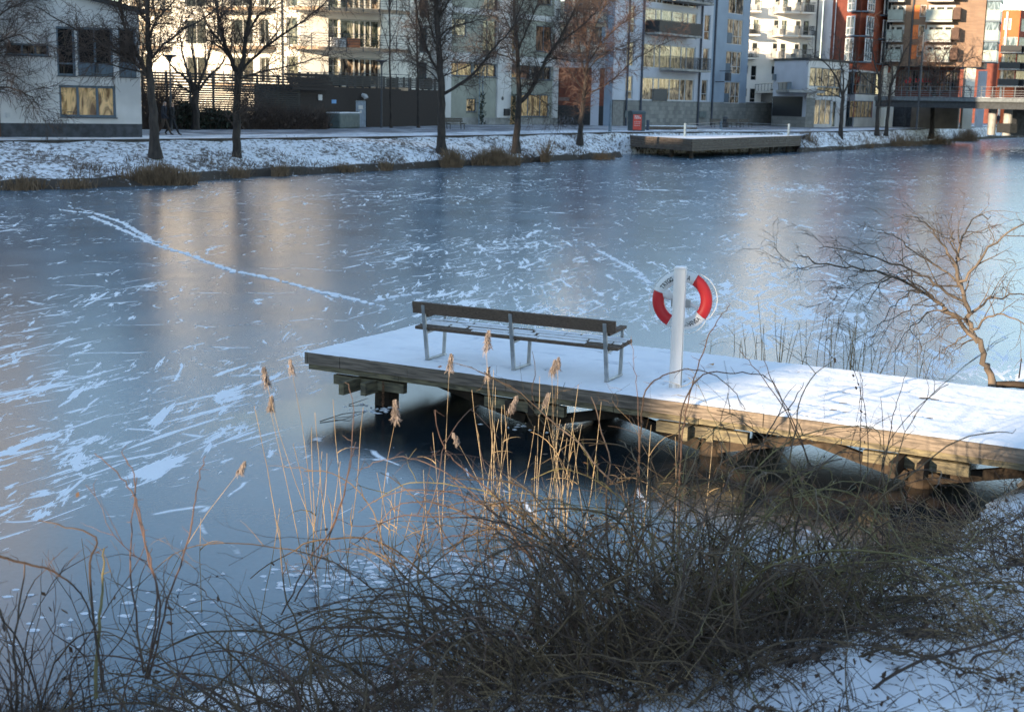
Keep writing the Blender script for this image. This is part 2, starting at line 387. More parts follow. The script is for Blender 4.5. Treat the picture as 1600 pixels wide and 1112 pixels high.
# ---- snow and ground materials
def ground_mat(name, thr, c1=(.030, .022, .015), c2=(.085, .062, .040), sc=2.2, st=(1, 1, 1), hard=14):
    m = bpy.data.materials.new(name); m.use_nodes = True
    n = m.node_tree.nodes; L = m.node_tree.links; b = n['Principled BSDF']; b.inputs['Roughness'].default_value = .85
    tc = n.new('ShaderNodeTexCoord'); mp = n.new('ShaderNodeMapping'); mp.inputs['Scale'].default_value = st; L.new(tc.outputs['Object'], mp.inputs[0])
    a = n.new('ShaderNodeTexNoise'); a.inputs['Scale'].default_value = sc; a.inputs['Detail'].default_value = 8; a.inputs['Roughness'].default_value = .68; a.inputs['Distortion'].default_value = .6; L.new(mp.outputs[0], a.inputs['Vector'])
    g = n.new('ShaderNodeTexNoise'); g.inputs['Scale'].default_value = 18; g.inputs['Detail'].default_value = 5; L.new(mp.outputs[0], g.inputs['Vector'])
    r = n.new('ShaderNodeValToRGB'); r.color_ramp.elements[0].color = (*c1, 1); r.color_ramp.elements[1].color = (*c2, 1); L.new(g.outputs['Fac'], r.inputs[0])
    lo = n.new('ShaderNodeTexNoise'); lo.inputs['Scale'].default_value = .45; lo.inputs['Detail'].default_value = 3; L.new(tc.outputs['Object'], lo.inputs['Vector'])
    lm = n.new('ShaderNodeMath'); lm.operation = 'MULTIPLY_ADD'; lm.inputs[1].default_value = -.34; lm.inputs[2].default_value = thr + .17; L.new(lo.outputs['Fac'], lm.inputs[0])
    s = n.new('ShaderNodeMath'); s.operation = 'SUBTRACT'; L.new(lm.outputs[0], s.inputs[1]); L.new(a.outputs['Fac'], s.inputs[0])
    k = n.new('ShaderNodeMath'); k.operation = 'MULTIPLY'; k.use_clamp = True; k.inputs[1].default_value = hard; L.new(s.outputs[0], k.inputs[0])
    mx = n.new('ShaderNodeMixRGB'); L.new(k.outputs[0], mx.inputs[0]); L.new(r.outputs[0], mx.inputs[1]); mx.inputs[2].default_value = (.80, .83, .88, 1); L.new(mx.outputs[0], b.inputs['Base Color'])
    bp = n.new('ShaderNodeBump'); bp.inputs['Strength'].default_value = .7; bp.inputs['Distance'].default_value = .05
    L.new(a.outputs['Fac'], bp.inputs['Height']); L.new(bp.outputs[0], b.inputs['Normal'])
    return m
M_bankfar = ground_mat('snowy_rough_grass', .42, (.06, .05, .045), (.17, .14, .12), 4.5, (1, .7, 1), 9)
M_edge = ground_mat('muddy_edge', .62, (.018, .015, .012), (.07, .05, .035), 3)
M_near = ground_mat('snow_and_litter', .40, (.022, .015, .010), (.075, .045, .025), 1.7, (1, 1, 1), 20)
M_path = ground_mat('trodden_path_snow', .33, (.26, .28, .31), (.42, .45, .50), .7, (1, .25, 1), 4)
M_street = ground_mat('street_snow', .45, (.10, .10, .11), (.22, .23, .26), .3, (1, 1, 1), 3)

# ---- far bank
def lerpl(A_, B_, t): return A_ + (B_ - A_) * t
def resample(P, per=14):
    o = []
    for a, b in zip(P, P[1:]):
        for i in range(per): o.append(a.lerp(b, i / per))
    o.append(P[-1]); return o
IE, KE = resample(ICE_E), resample(KERB)
mb = MB(); rows = []
NR = 16
for i, (a, b) in enumerate(zip(IE, KE)):
    col = []
    for j in range(NR + 1):
        t = j / NR; p = a.lerp(b, t)
        z = 0.08 + (PZ - .10 - .08) * (t ** .8) if j else -.05
        q = mnoise.fractal(Vector((p.x * .9, p.y * .9, 0)), 1, 2, 4) if 0 < j < NR else 0
        pxx = proj(a)[0]
        if 976 - 40 * t < pxx < 1244 and t < .93: z = -.4
        z += .13 * q * min(1, t * 4) + .05 * math.sin(i * .7 + j)
        col.append((p.x + (.35 * mnoise.noise(Vector((p.x * .3, p.y * .3, 3))) if j == 0 else 0), p.y + (.5 * mnoise.noise(Vector((p.x * .5, 1, p.y * .5))) if j == 0 else 0), z))
    rows.append(col)
for i in range(len(rows) - 1):
    for j in range(NR):
        mb.quad(rows[i][j], rows[i + 1][j], rows[i + 1][j + 1], rows[i][j + 1], M_edge if j < 2 else M_bankfar)
o = mb.build('far_bank', smooth=False)
bm = bmesh.new(); bm.from_mesh(o.data); bmesh.ops.remove_doubles(bm, verts=bm.verts, dist=1e-4); bm.to_mesh(o.data); bm.free()
o.data.polygons.foreach_set('use_smooth', [True] * len(o.data.polygons)); tag(o, kind='structure')
# dead grass standing out of the snow on the slope
mb = MB(); rnd = random.Random(77); mg = mat('bank_dead_grass', (.13, .095, .07), .85, .2, 3)
for _ in range(5200):
    i = rnd.randrange(0, len(rows) - 1); j = min(NR - 1, int(abs(rnd.gauss(0, .5)) * NR)); q = Vector(rows[i][j]).lerp(Vector(rows[i + 1][j + 1]), rnd.random())
    if mnoise.noise(Vector((q.x * .35, q.y * .35, 8))) < .0 + .5 * j / NR or q.z < 0: continue
    for _ in range(3):
        p = q + Vector((rnd.gauss(0, .12), rnd.gauss(0, .12), -.03)); e = p + Vector((rnd.gauss(0, .12), rnd.gauss(0, .12), rnd.uniform(.1, .38))); mb.tube([p, e], .016, .005, mg, 3)
tag(mb.build('bank_grass'), 'dead grass stalks poking through snow on the far bank slope', None, kind='stuff')
# kerb wall of the promenade, path and the town ground
mb = MB()
for a, b in zip(KERB, KERB[1:]):
    d = (b - a).normalized(); nn = Vector((-d.y, d.x, 0))
    mb.quad(a + Vector((0, 0, -.6)), b + Vector((0, 0, -.6)), b, a, mat('kerb_timber', (.05, .043, .036), .85, .2, 3))
    mb.quad(a, b, b + nn * .35, a + nn * .35, mat('kerb_top', (.12, .11, .10), .85, .2, 3))
tag(mb.build('kerb'), kind='structure')
mb = MB()
PW = 5.0
for a, b in zip(KERB, KERB[1:]):
    d = (b - a).normalized(); nn = Vector((-d.y, d.x, 0))
    mb.quad(a + nn * .35, b + nn * .35, b + nn * PW, a + nn * PW, M_path)
o = mb.build('promenade_path'); o.location.z = .004; tag(o, kind='structure')
mb = MB()
for a, b in zip(KERB, KERB[1:]):
    d = (b - a).normalized(); nn = Vector((-d.y, d.x, 0))
    a2, b2 = Vector((a.x * 1.0, a.y, PZ - .004)), Vector((b.x, b.y, PZ - .004))
    mb.quad(a2 + nn * .3, b2 + nn * .3, Vector((b.x * 3 - 100, 1500, PZ - .004)), Vector((a.x * 3 - 100, 1500, PZ - .004)), M_street)
mb.quad(Vector((-1500, 1500, PZ - .004)), Vector((-1500, KERB[0].y, PZ - .004)), KERB[0] + Vector((0, .3, -.004)), Vector((KERB[0].x * 3 - 100, 1500, PZ - .004)), M_street)
k1 = KERB[-1]
mb.quad(k1 + Vector((0, .3, -.004)), Vector((1500, k1.y + 100, PZ - .004)), Vector((1500, 1500, PZ - .004)), Vector((k1.x * 3 - 100, 1500, PZ - .004)), M_street)
tag(mb.build('ground'), kind='structure')

# ---- near bank
SH = [(-60, 5.5), (-20, 6.3), (-8, 7.4), (-4.5, 8.0), (-2, 8.9), (0, 9.9), (2, 11.0), (4, 12.6), (5.4, 14.2), (6.6, 16.2), (7.4, 18.6), (8.6, 21.5), (11, 25), (15, 30), (25, 37), (60, 52)]
def shore_y(x):
    for (a, b), (c_, d_) in zip(SH, SH[1:]):
        if x <= c_: return b + (d_ - b) * max(0, (x - a)) / (c_ - a)
    return SH[-1][1]
def near_z(x, y):
    s = shore_y(x) - y
    s -= .35 * mnoise.noise(Vector((x * .8, y * .8, 0)))
    k = .72 if x > 3 else .85
    if s <= 0: return -.12 + .3 * max(s, -1)
    z = 2.75 * (1 - math.exp(-s * .105)) if s < 30 else 2.65
    z = min(z, .02 + s * .25)
    z += (.10 * mnoise.fractal(Vector((x * 1.1, y * 1.1, 0)), 1, 2, 4) + .03 * mnoise.noise(Vector((x * 6, y * 6, 0)))) * min(1, s)
    z += 1.6 * max(0, min(1, (-2.2 - x) / 2.5)) * max(0, min(1, (5.2 - y) / 3.0)) + (min(.6, (-2 - y) * .3) if y < -2 else 0)  # unseen mound beside the camera, added to shade the near brambles
    return z
xs = [-400, -200, -100, -60, -40, -30, -20, -14] + [-11 + i * .16 for i in range(150)] + [13.5 + i for i in range(12)] + [30, 40, 60, 100, 200, 400]
ys = [-900, -400, -200, -100, -50, -30, -20, -12, -7, -4, -2, 0, 1.5] + [2.5 + i * .16 for i in range(130)] + [23.5 + i for i in range(32)]
o = grid_mesh('near_bank', xs, ys, near_z, M_near, skip=lambda x0, y0, x1, y1: y0 > max(shore_y(x0), shore_y(x1)) + 1.5); tag(o, kind='structure')

# ================================================================ THE PIER
def wood(name, c1, c2, sc, st, bump=.4): return mat(name, c1, .8, .1, sc, bump, 22, stretch=st, col2=c2, detail=8, spec=.3)
an = math.atan2(PD.y, PD.x)
M_wood = wood('weathered_pier_wood', (.25, .20, .155), (.10, .082, .066), 4, (.7, .7, 9))
M_woodg = wood('mossy_pier_wood', (.22, .185, .11), (.08, .07, .05), 5, (1, 1, 6))
M_woodd = wood('dark_wet_wood', (.06, .042, .028), (.018, .014, .011), 4, (1, 1, 2))
M_bench = wood('dark_bench_wood', (.17, .12, .085), (.06, .042, .032), 9, (3, 3, 20))
PT = thing('pier', pier(PLEN / 2, PWID / 2, 0), 'long weathered timber pier under snow reaching out over the ice', 'pier')
rnd = random.Random(3)
# planks run across the pier; their ends show under the snow
mb = MB()
a = 0
while a < PLEN:
    wd = .142
    o0 = pier(a, -.0 + rnd.uniform(-.006, .006), .675)
    mb.box(o0, PD * wd, PN * PWID, Vector((0, 0, .032)), M_wood); a += .148
mb.build('deck_planks', PT)
# edge boards in lengths with visible joints, upper and lower row
for row, (z0, z1, out, mm) in enumerate(((.545, .705, .045, M_wood), (.47, .540, .02, M_woodg))):
    mb = MB(); a = 0
    while a < PLEN:
        ln = rnd.choice((.55, .75, 1.1, 1.5, 1.9)) if a < 5 else rnd.uniform(1.6, 3.4)
        e = min(PLEN, a + ln)
        mb.box(pier(a + .004, -out + rnd.uniform(-.004, .004), z0 + rnd.uniform(-.003, .003)), PD * (e - a - .008), PN * (out - .002), Vector((0, 0, z1 - z0)), mm)
        a = e
    mb.build('edge_board', PT)
mb = MB(); mb.box(pier(-.045, -.045, .545), PD * .043, PN * (PWID + .09), Vector((0, 0, .16)), M_wood); mb.box(pier(0, PWID + .002, .545), PD * PLEN, PN * .043, Vector((0, 0, .16)), M_wood)
mb.build('edge_board', PT)
for b in (.25, 1.5, 2.75):
    mb = MB(); mb.box(pier(.15, b - .04, .50), PD * (PLEN - .2), PN * .08, Vector((0, 0, .17)), M_woodd); mb.build('joist', PT)
piles = [(.95, .5), (3.35, .5), (5.75, .5), (8.25, .5), (10.7, .5)]
for i, (a, b0) in enumerate(piles):
    for b in (b0, 2.5):
        mb = MB(); p = pier(a, b, 0)
        mb.tube([p + Vector((0, 0, -.3)), p + Vector((0.01, 0, .15)), p + Vector((0, .01, .30)), p + Vector((0, 0, .43))], .17, .16, M_woodd if b > 1 else M_woodd, 14, True)
        mb.build('pile', PT, smooth=False)
    # paired cap beams across, sticking out at the near side
    for da in (-.17, .10):
        mb = MB(); ln = .38 if i in (0, 3) else .12
        mb.box(pier(a + da, -ln + (.12 if da > 0 else 0), .27), PD * .08, PN * (PWID + ln), Vector((0, 0, .17)), M_woodg if i % 2 == 0 else M_woodd); mb.build('cap_beam', PT)
    mb = MB(); mb.box(pier(a - .55, .02, .30), PD * 1.15, PN * .09, Vector((0, 0, .13)), M_woodg); mb.build('cap_beam', PT)
    if i:
        for s in (-1, 1):
            mb = MB(); mb.beam(pier(a + s * .12, .38, .12), pier(a + s * 1.7, .38, .50), .09, .12, M_woodd); mb.build('brace', PT)
# chain hanging on the first pile
mb = MB()
for k in range(9):
    c0 = pier(1.25, -.02, .42 - k * .038); aa = k % 2
    ring = [c0 + (PD if aa else PN) * .018 * math.cos(q * PI / 4) + Vector((0, 0, .027 * math.sin(q * PI / 4))) for q in range(9)]
    mb.tube(ring, .005, .005, mat('rusty_chain', (.20, .09, .04), .8, .2, 20), 5)
mb.build('chain', PT)
# snow lying on the deck: a thick sheet with an uneven top, thin over some plank gaps
def deck_snow():
    na, nb = 270, 60; v = []; f = []
    for j in range(nb + 1):
        for i in range(na + 1):
            a, b = PLEN * i / na, PWID * j / nb
            ed = min(a, b, PWID - b)
            n1 = mnoise.fractal(Vector((a * 1.1, b * 1.1, 0)), 1, 2, 5); n2 = mnoise.noise(Vector((a * 7, b * 7, 5)))
            tr = .5 + .5 * math.cos(2 * PI * a / .148)
            z = .722 + .014 * n1 + .005 * n2 - .006 * tr + .010 * min(1, ed / .05)
            # footprints trodden along the middle of the pier
            fp = mnoise.noise(Vector((a * 3.2, b * 3.2, 9)))
            if 0.5 < b < 2.5 and fp > .25: z -= .012 * min(1, (fp - .25) * 6)
            hol = mnoise.fractal(Vector((a * .9, b * 5, 14)), 1, 2, 3)
            if hol > .46 and tr < .5 and 0 < i and 0 < j: z = min(z, .700)
            z += .012 * math.exp(-(((a - 4.98) / .16) ** 2 + ((b - .33) / .13) ** 2))
            e0 = .020 * mnoise.noise(Vector((a * 9, b * 9, 2)))
            if j == 0: b = -.035 + e0; z = .705
            if i == 0: a = -.035 + e0; z = .705
            p = pier(a, b, z); v.append(tuple(p))
    for j in range(nb):
        for i in range(na):
            q = j * (na + 1) + i; f.append((q, q + 1, q + na + 2, q + na + 1))
    me = bpy.data.meshes.new('snow_cover'); me.from_pydata(v, [], f)
    m = mat('pier_snow', (.84, .86, .90), .75, .02, 2, .3, 25)
    me.materials.append(m); me.polygons.foreach_set('use_smooth', [True] * len(f))
    o = bpy.data.objects.new('snow_cover', me); COL.objects.link(o); o.parent = PT; o.matrix_parent_inverse = PINV[PT.name]
deck_snow()

# ================================================================ BENCH
SZ = .725
BA, BB = U(668, 563, SZ), U(948, 597, SZ)
BX = (BB - BA); BL = BX.length; BX.normalize(); BY = Vector((-BX.y, BX.x, 0)); BZ = Vector((0, 0, 1))
def bp_(x, y, z): return BA + BX * x + BY * y + BZ * z
BE = thing('park_bench', bp_(BL / 2, .25, 0), 'dark wooden bench on steel frames standing on the snowy pier', 'bench')
SB = .50
HB = .80
for k, x in enumerate((0.0, BL * .497, BL)):
    mb = MB()
    mb.beam(bp_(x, 0, 0), bp_(x, -.13, HB - .03), .05, .035, M_steel, up=BY)          # rear leg carrying the backrest
    mb.beam(bp_(x, SB - .06, 0), bp_(x, SB - .03, .42), .045, .03, M_steel, up=BY)    # front leg
    mb.beam(bp_(x, -.03, .02), bp_(x, SB - .02, .02), .05, .02, M_steel)
    mb.beam(bp_(x, -.06, .385), bp_(x, SB - .01, .42), .045, .03, M_steel)
    if k != 1:
        mb.beam(bp_(x, SB - .03, .42), bp_(x, SB - .04, .60), .04, .02, M_steel, up=BY)
    mb.build('frame', BE, bevel=.004)
def plank(x0, x1, y, z, wy, hz, tilt, name, m=M_bench):
    mb = MB(); u = (BY * math.cos(tilt) + BZ * math.sin(tilt)); v = (BZ * math.cos(tilt) - BY * math.sin(tilt))
    mb.box(bp_(x0, y, z), BX * (x1 - x0), u * wy, v * hz, m); return mb.build(name, BE, bevel=.006)
SPL = [(-.07 + k * .128) for k in range(4)]
for k, y in enumerate(SPL):
    plank(-.16, BL + .16, y, .425 + k * .008, .108, .042, .06, 'seat_slat')
    mb = MB(); rnd = random.Random(40 + k)      # snow left along the slat, in patches
    x = -.14
    while x < BL + .12:
        ln = rnd.uniform(.15, .8); e = min(BL + .14, x + ln)
        if rnd.random() < (.75 if k == 0 else .95) and e - x > .05:
            y0, y1 = y + rnd.uniform(.004, .03), y + rnd.uniform(.08, .104); N = 10; z = .468 + k * .008
            lo = [bp_(x + (e - x) * i / N, y0 + rnd.uniform(0, .012), z + .002) for i in range(N + 1)]; hi = [bp_(x + (e - x) * i / N, y1 - rnd.uniform(0, .012), z + .008) for i in range(N + 1)]
            up = BZ * rnd.uniform(.009, .016)
            for i in range(N):
                mb.quad(lo[i] + up, lo[i + 1] + up, hi[i + 1] + up, hi[i] + up, M_snow)
                mb.quad(lo[i], lo[i + 1], lo[i + 1] + up, lo[i] + up, M_snow); mb.quad(hi[i + 1], hi[i], hi[i] + up, hi[i + 1] + up, M_snow)
            for i in (0, N): mb.quad(lo[i], hi[i], hi[i] + up, lo[i] + up, M_snow)
        x = e + rnd.uniform(.0, .06)
    mb.build('seat_snow', BE)
# one broad back board, leaning back towards the shore
mb = MB(); tv = Vector((0, 0, 1)) * .985 - BY * .17; tn = BY * .985 + BZ * .17
mb.box(bp_(-.17, -.125, HB - .155) + tn * .012, BX * (BL * .5 + .165), tn * .042, tv * .155, M_bench)
mb.box(bp_(BL * .5 + .0, -.125, HB - .155) + tn * .012, BX * (BL * .5 + .14), tn * .042, tv * .155, M_bench)
mb.build('backrest', BE, bevel=.006)
for x in (0.0, BL):
    mb = MB(); mb.box(bp_(x - .045, -.06, .60), BX * .09, BY * (SB + .06) + BZ * .02, BZ * .038, M_bench); mb.build('armrest', BE, bevel=.005)

# ================================================================ LIFE RING POST
PB = U(1055, 606, SZ); PA = math.radians(-15)
PO = thing('mooring_post', PB, 'square white painted post with flaking corner carrying the life ring', 'post', rz=PA, world=False)
M_post = mat('white_post_paint', (.72, .72, .72), .65, .05, 9, .5, 40, stretch=(1, 1, .12), detail=8, col2=(.62, .62, .61))
M_flake = mat('bare_grey_wood', (.30, .27, .24), .85, .2, 20, stretch=(1, 1, .1), col2=(.70, .70, .68))
PHH = 1.48
mb = MB(); mb.bx(-.072, .072, -.065, .065, -.02, PHH, M_post); o = mb.build('shaft', PO, bevel=.006)
mb = MB(); mb.bx(.0725, .0745, -.060, -.02, .05, PHH - .01, M_flake); mb.bx(.0725, .0743, -.018, .055, .0, .35, M_flake); mb.bx(-.072, .06, -.0675, -.0655, .0, .06, M_flake); mb.build('flaking_edge', PO)
mb = MB(); mb.bx(-.078, .078, -.071, .071, PHH + .001, PHH + .016, M_post); mb.build('cap', PO, bevel=.005)
mb = MB(); mb.bx(-.066, .068, -.06, .062, PHH + .017, PHH + .036, M_snow); mb.build('snow_cap', PO, bevel=.008)
mb = MB(); mb.bx(-.11, .13, .072, .10, 1.0, 1.10, M_steel); mb.build('hook', PO)
M_red = mat('life_ring_red', (.50, .02, .025), .45, .04, 4, .05, 60, spec=.4)
M_rw = mat('life_ring_white', (.70, .70, .70), .45, .03, 4, .05, 60)
M_black = mat('black_lettering', (.015, .015, .02), .6, .1, 4)
M_cord = mat('white_cord', (.72, .72, .70), .7, .05, 10)
RC = D(1066, 469, (PB.y + .17)); RA = math.radians(-12)
RI = thing('life_ring', RC, 'red and white life ring with printed lettering hanging behind the white post', 'life ring', rz=RA, world=False)
RMAJ, RMR, RMY = .298, .073, .05
def ring_pt(th, ph, f=1.0):
    rr = RMAJ + RMR * f * math.cos(ph); return Vector((rr * math.cos(th), RMY * f * math.sin(ph), rr * math.sin(th)))
mb = MB(); NT, NP_ = 120, 20; tilt = math.radians(0)
v = []; f = []; mm = []
reds = [(-38, 62), (161, 243)]
for i in range(NT):
    for j in range(NP_): v.append(tuple(ring_pt(2 * PI * i / NT, 2 * PI * j / NP_)))
for i in range(NT):
    d = (i + .5) * 360 / NT; isr = any(a <= d < b or a <= d - 360 < b for a, b in reds)
    for j in range(NP_):
        f.append((i * NP_ + j, i * NP_ + (j + 1) % NP_, ((i + 1) % NT) * NP_ + (j + 1) % NP_, ((i + 1) % NT) * NP_ + j)); mm.append(1 if isr else 0)
me = bpy.data.meshes.new('float_ring'); me.from_pydata(v, [], f); me.materials.append(M_rw); me.materials.append(M_red)
me.polygons.foreach_set('material_index', mm); me.polygons.foreach_set('use_smooth', [True] * len(f))
o = bpy.data.objects.new('float_ring', me); COL.objects.link(o); o.parent = RI
def glyph(ch, size):
    cu = bpy.data.curves.new('t', 'FONT'); cu.body = ch; cu.size = size; cu.align_x = 'CENTER'; cu.extrude = .0012; cu.offset = .0016
    ob = bpy.data.objects.new('t', cu); COL.objects.link(ob); dg = bpy.context.evaluated_depsgraph_get(); dg.update()
    me = bpy.data.meshes.new_from_object(ob.evaluated_get(dg)); bpy.data.objects.remove(ob); return me
def ring_text(txt, ang0, ang1, top, name):
    vs, fs = [], []
    for k, ch in enumerate(txt):
        if ch == ' ': continue
        th = math.radians(ang0 + (ang1 - ang0) * (k + .5) / len(txt)); me = glyph(ch, .078)
        rad = Vector((math.cos(th), 0, math.sin(th))); tan = Vector((math.sin(th), 0, -math.cos(th))) if top else Vector((-math.sin(th), 0, math.cos(th)))
        upv = rad if top else -rad; i0 = len(vs)
        base = rad * (RMAJ - (.030 if top else -.030))
        for q in me.vertices:
            x, y, z = q.co; x *= .74
            p = base + tan * x + upv * y; dr = (p.length - RMAJ) / RMR; s = -RMY * math.sqrt(max(0, 1 - dr * dr)) - .0015 - z
            vs.append((p.x, s, p.z))
        fs += [tuple(i0 + a for a in pl.vertices) for pl in me.polygons]; bpy.data.meshes.remove(me)
    me = bpy.data.meshes.new(name); me.from_pydata(vs, [], fs); me.materials.append(M_black)
    o = bpy.data.objects.new(name, me); COL.objects.link(o); o.parent = RI
ring_text('TRYGG-HANSA', 151, 72, True, 'lettering')
ring_text('TRYGG-HANSA', 247, 317, False, 'lettering')
mb = MB()     # grab rope looping outside the ring, held by four bands
def rope(a0, a1, sag, k=18):
    pts = []
    for i in range(k + 1):
        t = i / k; th = math.radians(a0 + (a1 - a0) * t); rr = RMAJ + RMR + .006 + sag * math.sin(PI * t) ** .7
        pts.append(Vector((rr * math.cos(th), .01 * math.sin(7 * t), rr * math.sin(th))))
    return pts
for a0, a1, sg in ((62, 158, .02), (-38, 62, .055), (158, 243, .045), (243, 322, .05)): mb.tube(rope(a0, a1, sg), .0055, .0055, M_cord, 6)
mb.build('grab_rope', RI, smooth=True)
for a_ in (62, 160, 242, 322):
    mb = MB(); th = math.radians(a_)
    mb.tube([ring_pt(th, 2 * PI * j / 16, 1.03) for j in range(17)], .009, .009, M_rw, 6); mb.build('strap', RI, smooth=True)
mb = MB(); th = math.radians(152); mb.tube([ring_pt(th, 2 * PI * j / 16, 1.03) for j in range(17)], .008, .008, M_rw, 6); mb.build('strap', RI, smooth=True)
# throwing line with its white float, hung through the ring
TL = thing('throwing_line', RC + Vector((0, .02, 0)), 'white throwing line and float hanging inside the life ring', 'rescue line', rz=RA, world=False)
mb = MB()
for (x, z, r) in ((-.19, .065, .075),):
    vs = []
    pts = [Vector((x - .06, 0, z + .035)), Vector((x - .03, -.01, z + .03)), Vector((x, -.01, z)), Vector((x + .05, 0, z - .03)), Vector((x + .12, 0, z - .05))]
    mb.tube(pts, .01, .01, M_rw, 12, True, rs=[.02, .055, .065, .05, .03])
mb.build('float', TL, smooth=True)
mb = MB()
mb.tube([Vector((.0, .0, -.02)), Vector((.06, 0, .0)), Vector((.10, -.01, -.03)), Vector((.15, 0, -.07)), Vector((.20, 0, -.10)), Vector((.245, .01, -.13))], .02, .02, M_rw, 10, True, rs=[.03, .028, .02, .018, .03, .035])
mb.tube([Vector((.02, -.02, .02)), Vector((.05, -.03, -.08)), Vector((.09, -.02, -.13)), Vector((.07, -.02, -.05)), Vector((.13, -.02, -.09))], .009, .009, M_cord, 6)
mb.build('coiled_line', TL, smooth=True)
# ================================================================ BUILDINGS
class Fac:
    """one flat outer wall: P0 -> P1 on the ground seen left to right, outward normal towards the water"""
    def __init__(s, P0, P1, z0=PZ - .1):
        s.P = Vector((P0[0], P0[1], 0)); q = Vector((P1[0], P1[1], 0)) - s.P
        s.L = q.length; s.u = q.normalized(); s.n = Vector((s.u.y, -s.u.x, 0)); s.z0 = z0
        s.holes = []
    def at(s, u, z, d=0.0): p = s.P + s.u * u + s.n * d; return Vector((p.x, p.y, z))
    def uv(s, px, py):
        d = ray(px, py); t = (s.P - CP).dot(s.n) / d.dot(s.n); p = CP + d * t
        return ((p - s.P).dot(s.u), p.z)
    def rect(s, x0, y0, x1, y1):
        a = s.uv(x0, y0); b = s.uv(x1, y1); return (min(a[0], b[0]), max(a[0], b[0]), min(a[1], b[1]), max(a[1], b[1]))
    def box(s, mb, u0, u1, z0, z1, d0, d1, m): mb.box(s.at(u0, z0, d0), s.u * (u1 - u0), s.n * (d1 - d0), Vector((0, 0, z1 - z0)), m)
    def hole(s, r): s.holes.append(r)
    def wall(s, mb, m, z1, z0=None, u0=0, u1=None, rev=.18, zoneM=None):
        z0 = s.z0 if z0 is None else z0; u1 = s.L if u1 is None else u1
        H = [(max(u0, a), min(u1, b), max(z0, c_), min(z1, d_)) for a, b, c_, d_ in s.holes if b > u0 and a < u1 and d_ > z0 and c_ < z1]
        us = sorted({round(x, 4) for h in H for x in h[:2]} | {u0, u1} | ({z[0] for z in zoneM} | {z[1] for z in zoneM} if zoneM else set()))
        zs = sorted({round(x, 4) for h in H for x in h[2:]} | {z0, z1} | ({z[2] for z in zoneM} | {z[3] for z in zoneM} if zoneM else set()))
        us = [u for u in us if u0 <= u <= u1]; zs = [z for z in zs if z0 <= z <= z1]
        for i in range(len(us) - 1):
            for j in range(len(zs) - 1):
                cu, cz = (us[i] + us[i + 1]) / 2, (zs[j] + zs[j + 1]) / 2
                if any(a < cu < b and c_ < cz < d_ for a, b, c_, d_ in H): continue
                mm = m
                if zoneM:
                    for a, b, c_, d_, zm in zoneM:
                        if a <= cu <= b and c_ <= cz <= d_: mm = zm
                mb.quad(s.at(us[i], zs[j]), s.at(us[i + 1], zs[j]), s.at(us[i + 1], zs[j + 1]), s.at(us[i], zs[j + 1]), mm)
        for a, b, c_, d_ in H:
            for p, q in (((a, c_), (b, c_)), ((b, c_), (b, d_)), ((b, d_), (a, d_)), ((a, d_), (a, c_))):
                mb.quad(s.at(*p), s.at(*p, -rev), s.at(*q, -rev), s.at(*q), m)
    def body(s, mb, m, depth, z1, z0=None, roofm=None):   # sides, back and top of a block behind the wall
        z0 = s.z0 if z0 is None else z0
        a, b, c_, d_ = s.at(0, z0), s.at(s.L, z0), s.at(s.L, z0, -depth), s.at(0, z0, -depth); up = Vector((0, 0, z1 - z0))
        mb.quad(b, c_, c_ + up, b + up, m); mb.quad(c_, d_, d_ + up, c_ + up, m); mb.quad(d_, a, a + up, d_ + up, m)
        mb.quad(a + up, b + up, c_ + up, d_ + up, roofm or M_snow)
WCOUNT = 0
def window(s, root, r, glass=None, cols=(1,), rows=(1,), fr=M_frame, fw=.07, rev=.14, sill=True, spandrel=None, label=None, hole=True, curtain=False):
    """frame with its panes; cols/rows = relative sizes"""
    u0, u1, z0, z1 = r
    if hole: s.hole(r)
    w_, h_ = u1 - u0, z1 - z0; fw = min(fw, w_ * .16)
    mb = MB(); d = -rev
    s.box(mb, u0, u1, z1 - fw, z1, d, d + .07, fr); s.box(mb, u0, u1, z0, z0 + fw, d, d + .07, fr)
    s.box(mb, u0, u0 + fw, z0 + fw, z1 - fw, d, d + .07, fr); s.box(mb, u1 - fw, u1, z0 + fw, z1 - fw, d, d + .07, fr)
    t = sum(cols); x = u0; xs_ = [u0]
    for c_ in cols[:-1]:
        x += w_ * c_ / t; xs_.append(x); s.box(mb, x - fw * .5, x + fw * .5, z0 + fw, z1 - fw, d + .001, d + .068, fr)
    t = sum(rows); z = z0
    for c_ in rows[:-1]:
        z += h_ * c_ / t; s.box(mb, u0 + fw, u1 - fw, z - fw * .4, z + fw * .4, d + .002, d + .066, fr)
    if sill: s.box(mb, u0 - .05, u1 + .05, z0 - .05, z0 - .002, -.02, .08, M_metal)
    f = mb.build('window', root)
    if label: f['label'] = label
    g = MB(); g.quad(s.at(u0 + fw * .5, z0 + fw * .5, d + .02), s.at(u1 - fw * .5, z0 + fw * .5, d + .02), s.at(u1 - fw * .5, z1 - fw * .5, d + .02), s.at(u0 + fw * .5, z1 - fw * .5, d + .02), glass or G_mix)
    if curtain is False or True:
        g.quad(s.at(u0, z0, d - .02), s.at(u1, z0, d - .02), s.at(u1, z1, d - .02), s.at(u0, z1, d - .02), M_metal)
    p = g.build('pane', f, smooth=False); p.matrix_parent_inverse = PINV.get(f.name, Matrix.Identity(4))
    PI_fix(f, p, root)
    return f
def PI_fix(f, p, root):      # a sub-part keeps the world coordinates it was built in
    p.matrix_parent_inverse = Matrix.Identity(4)
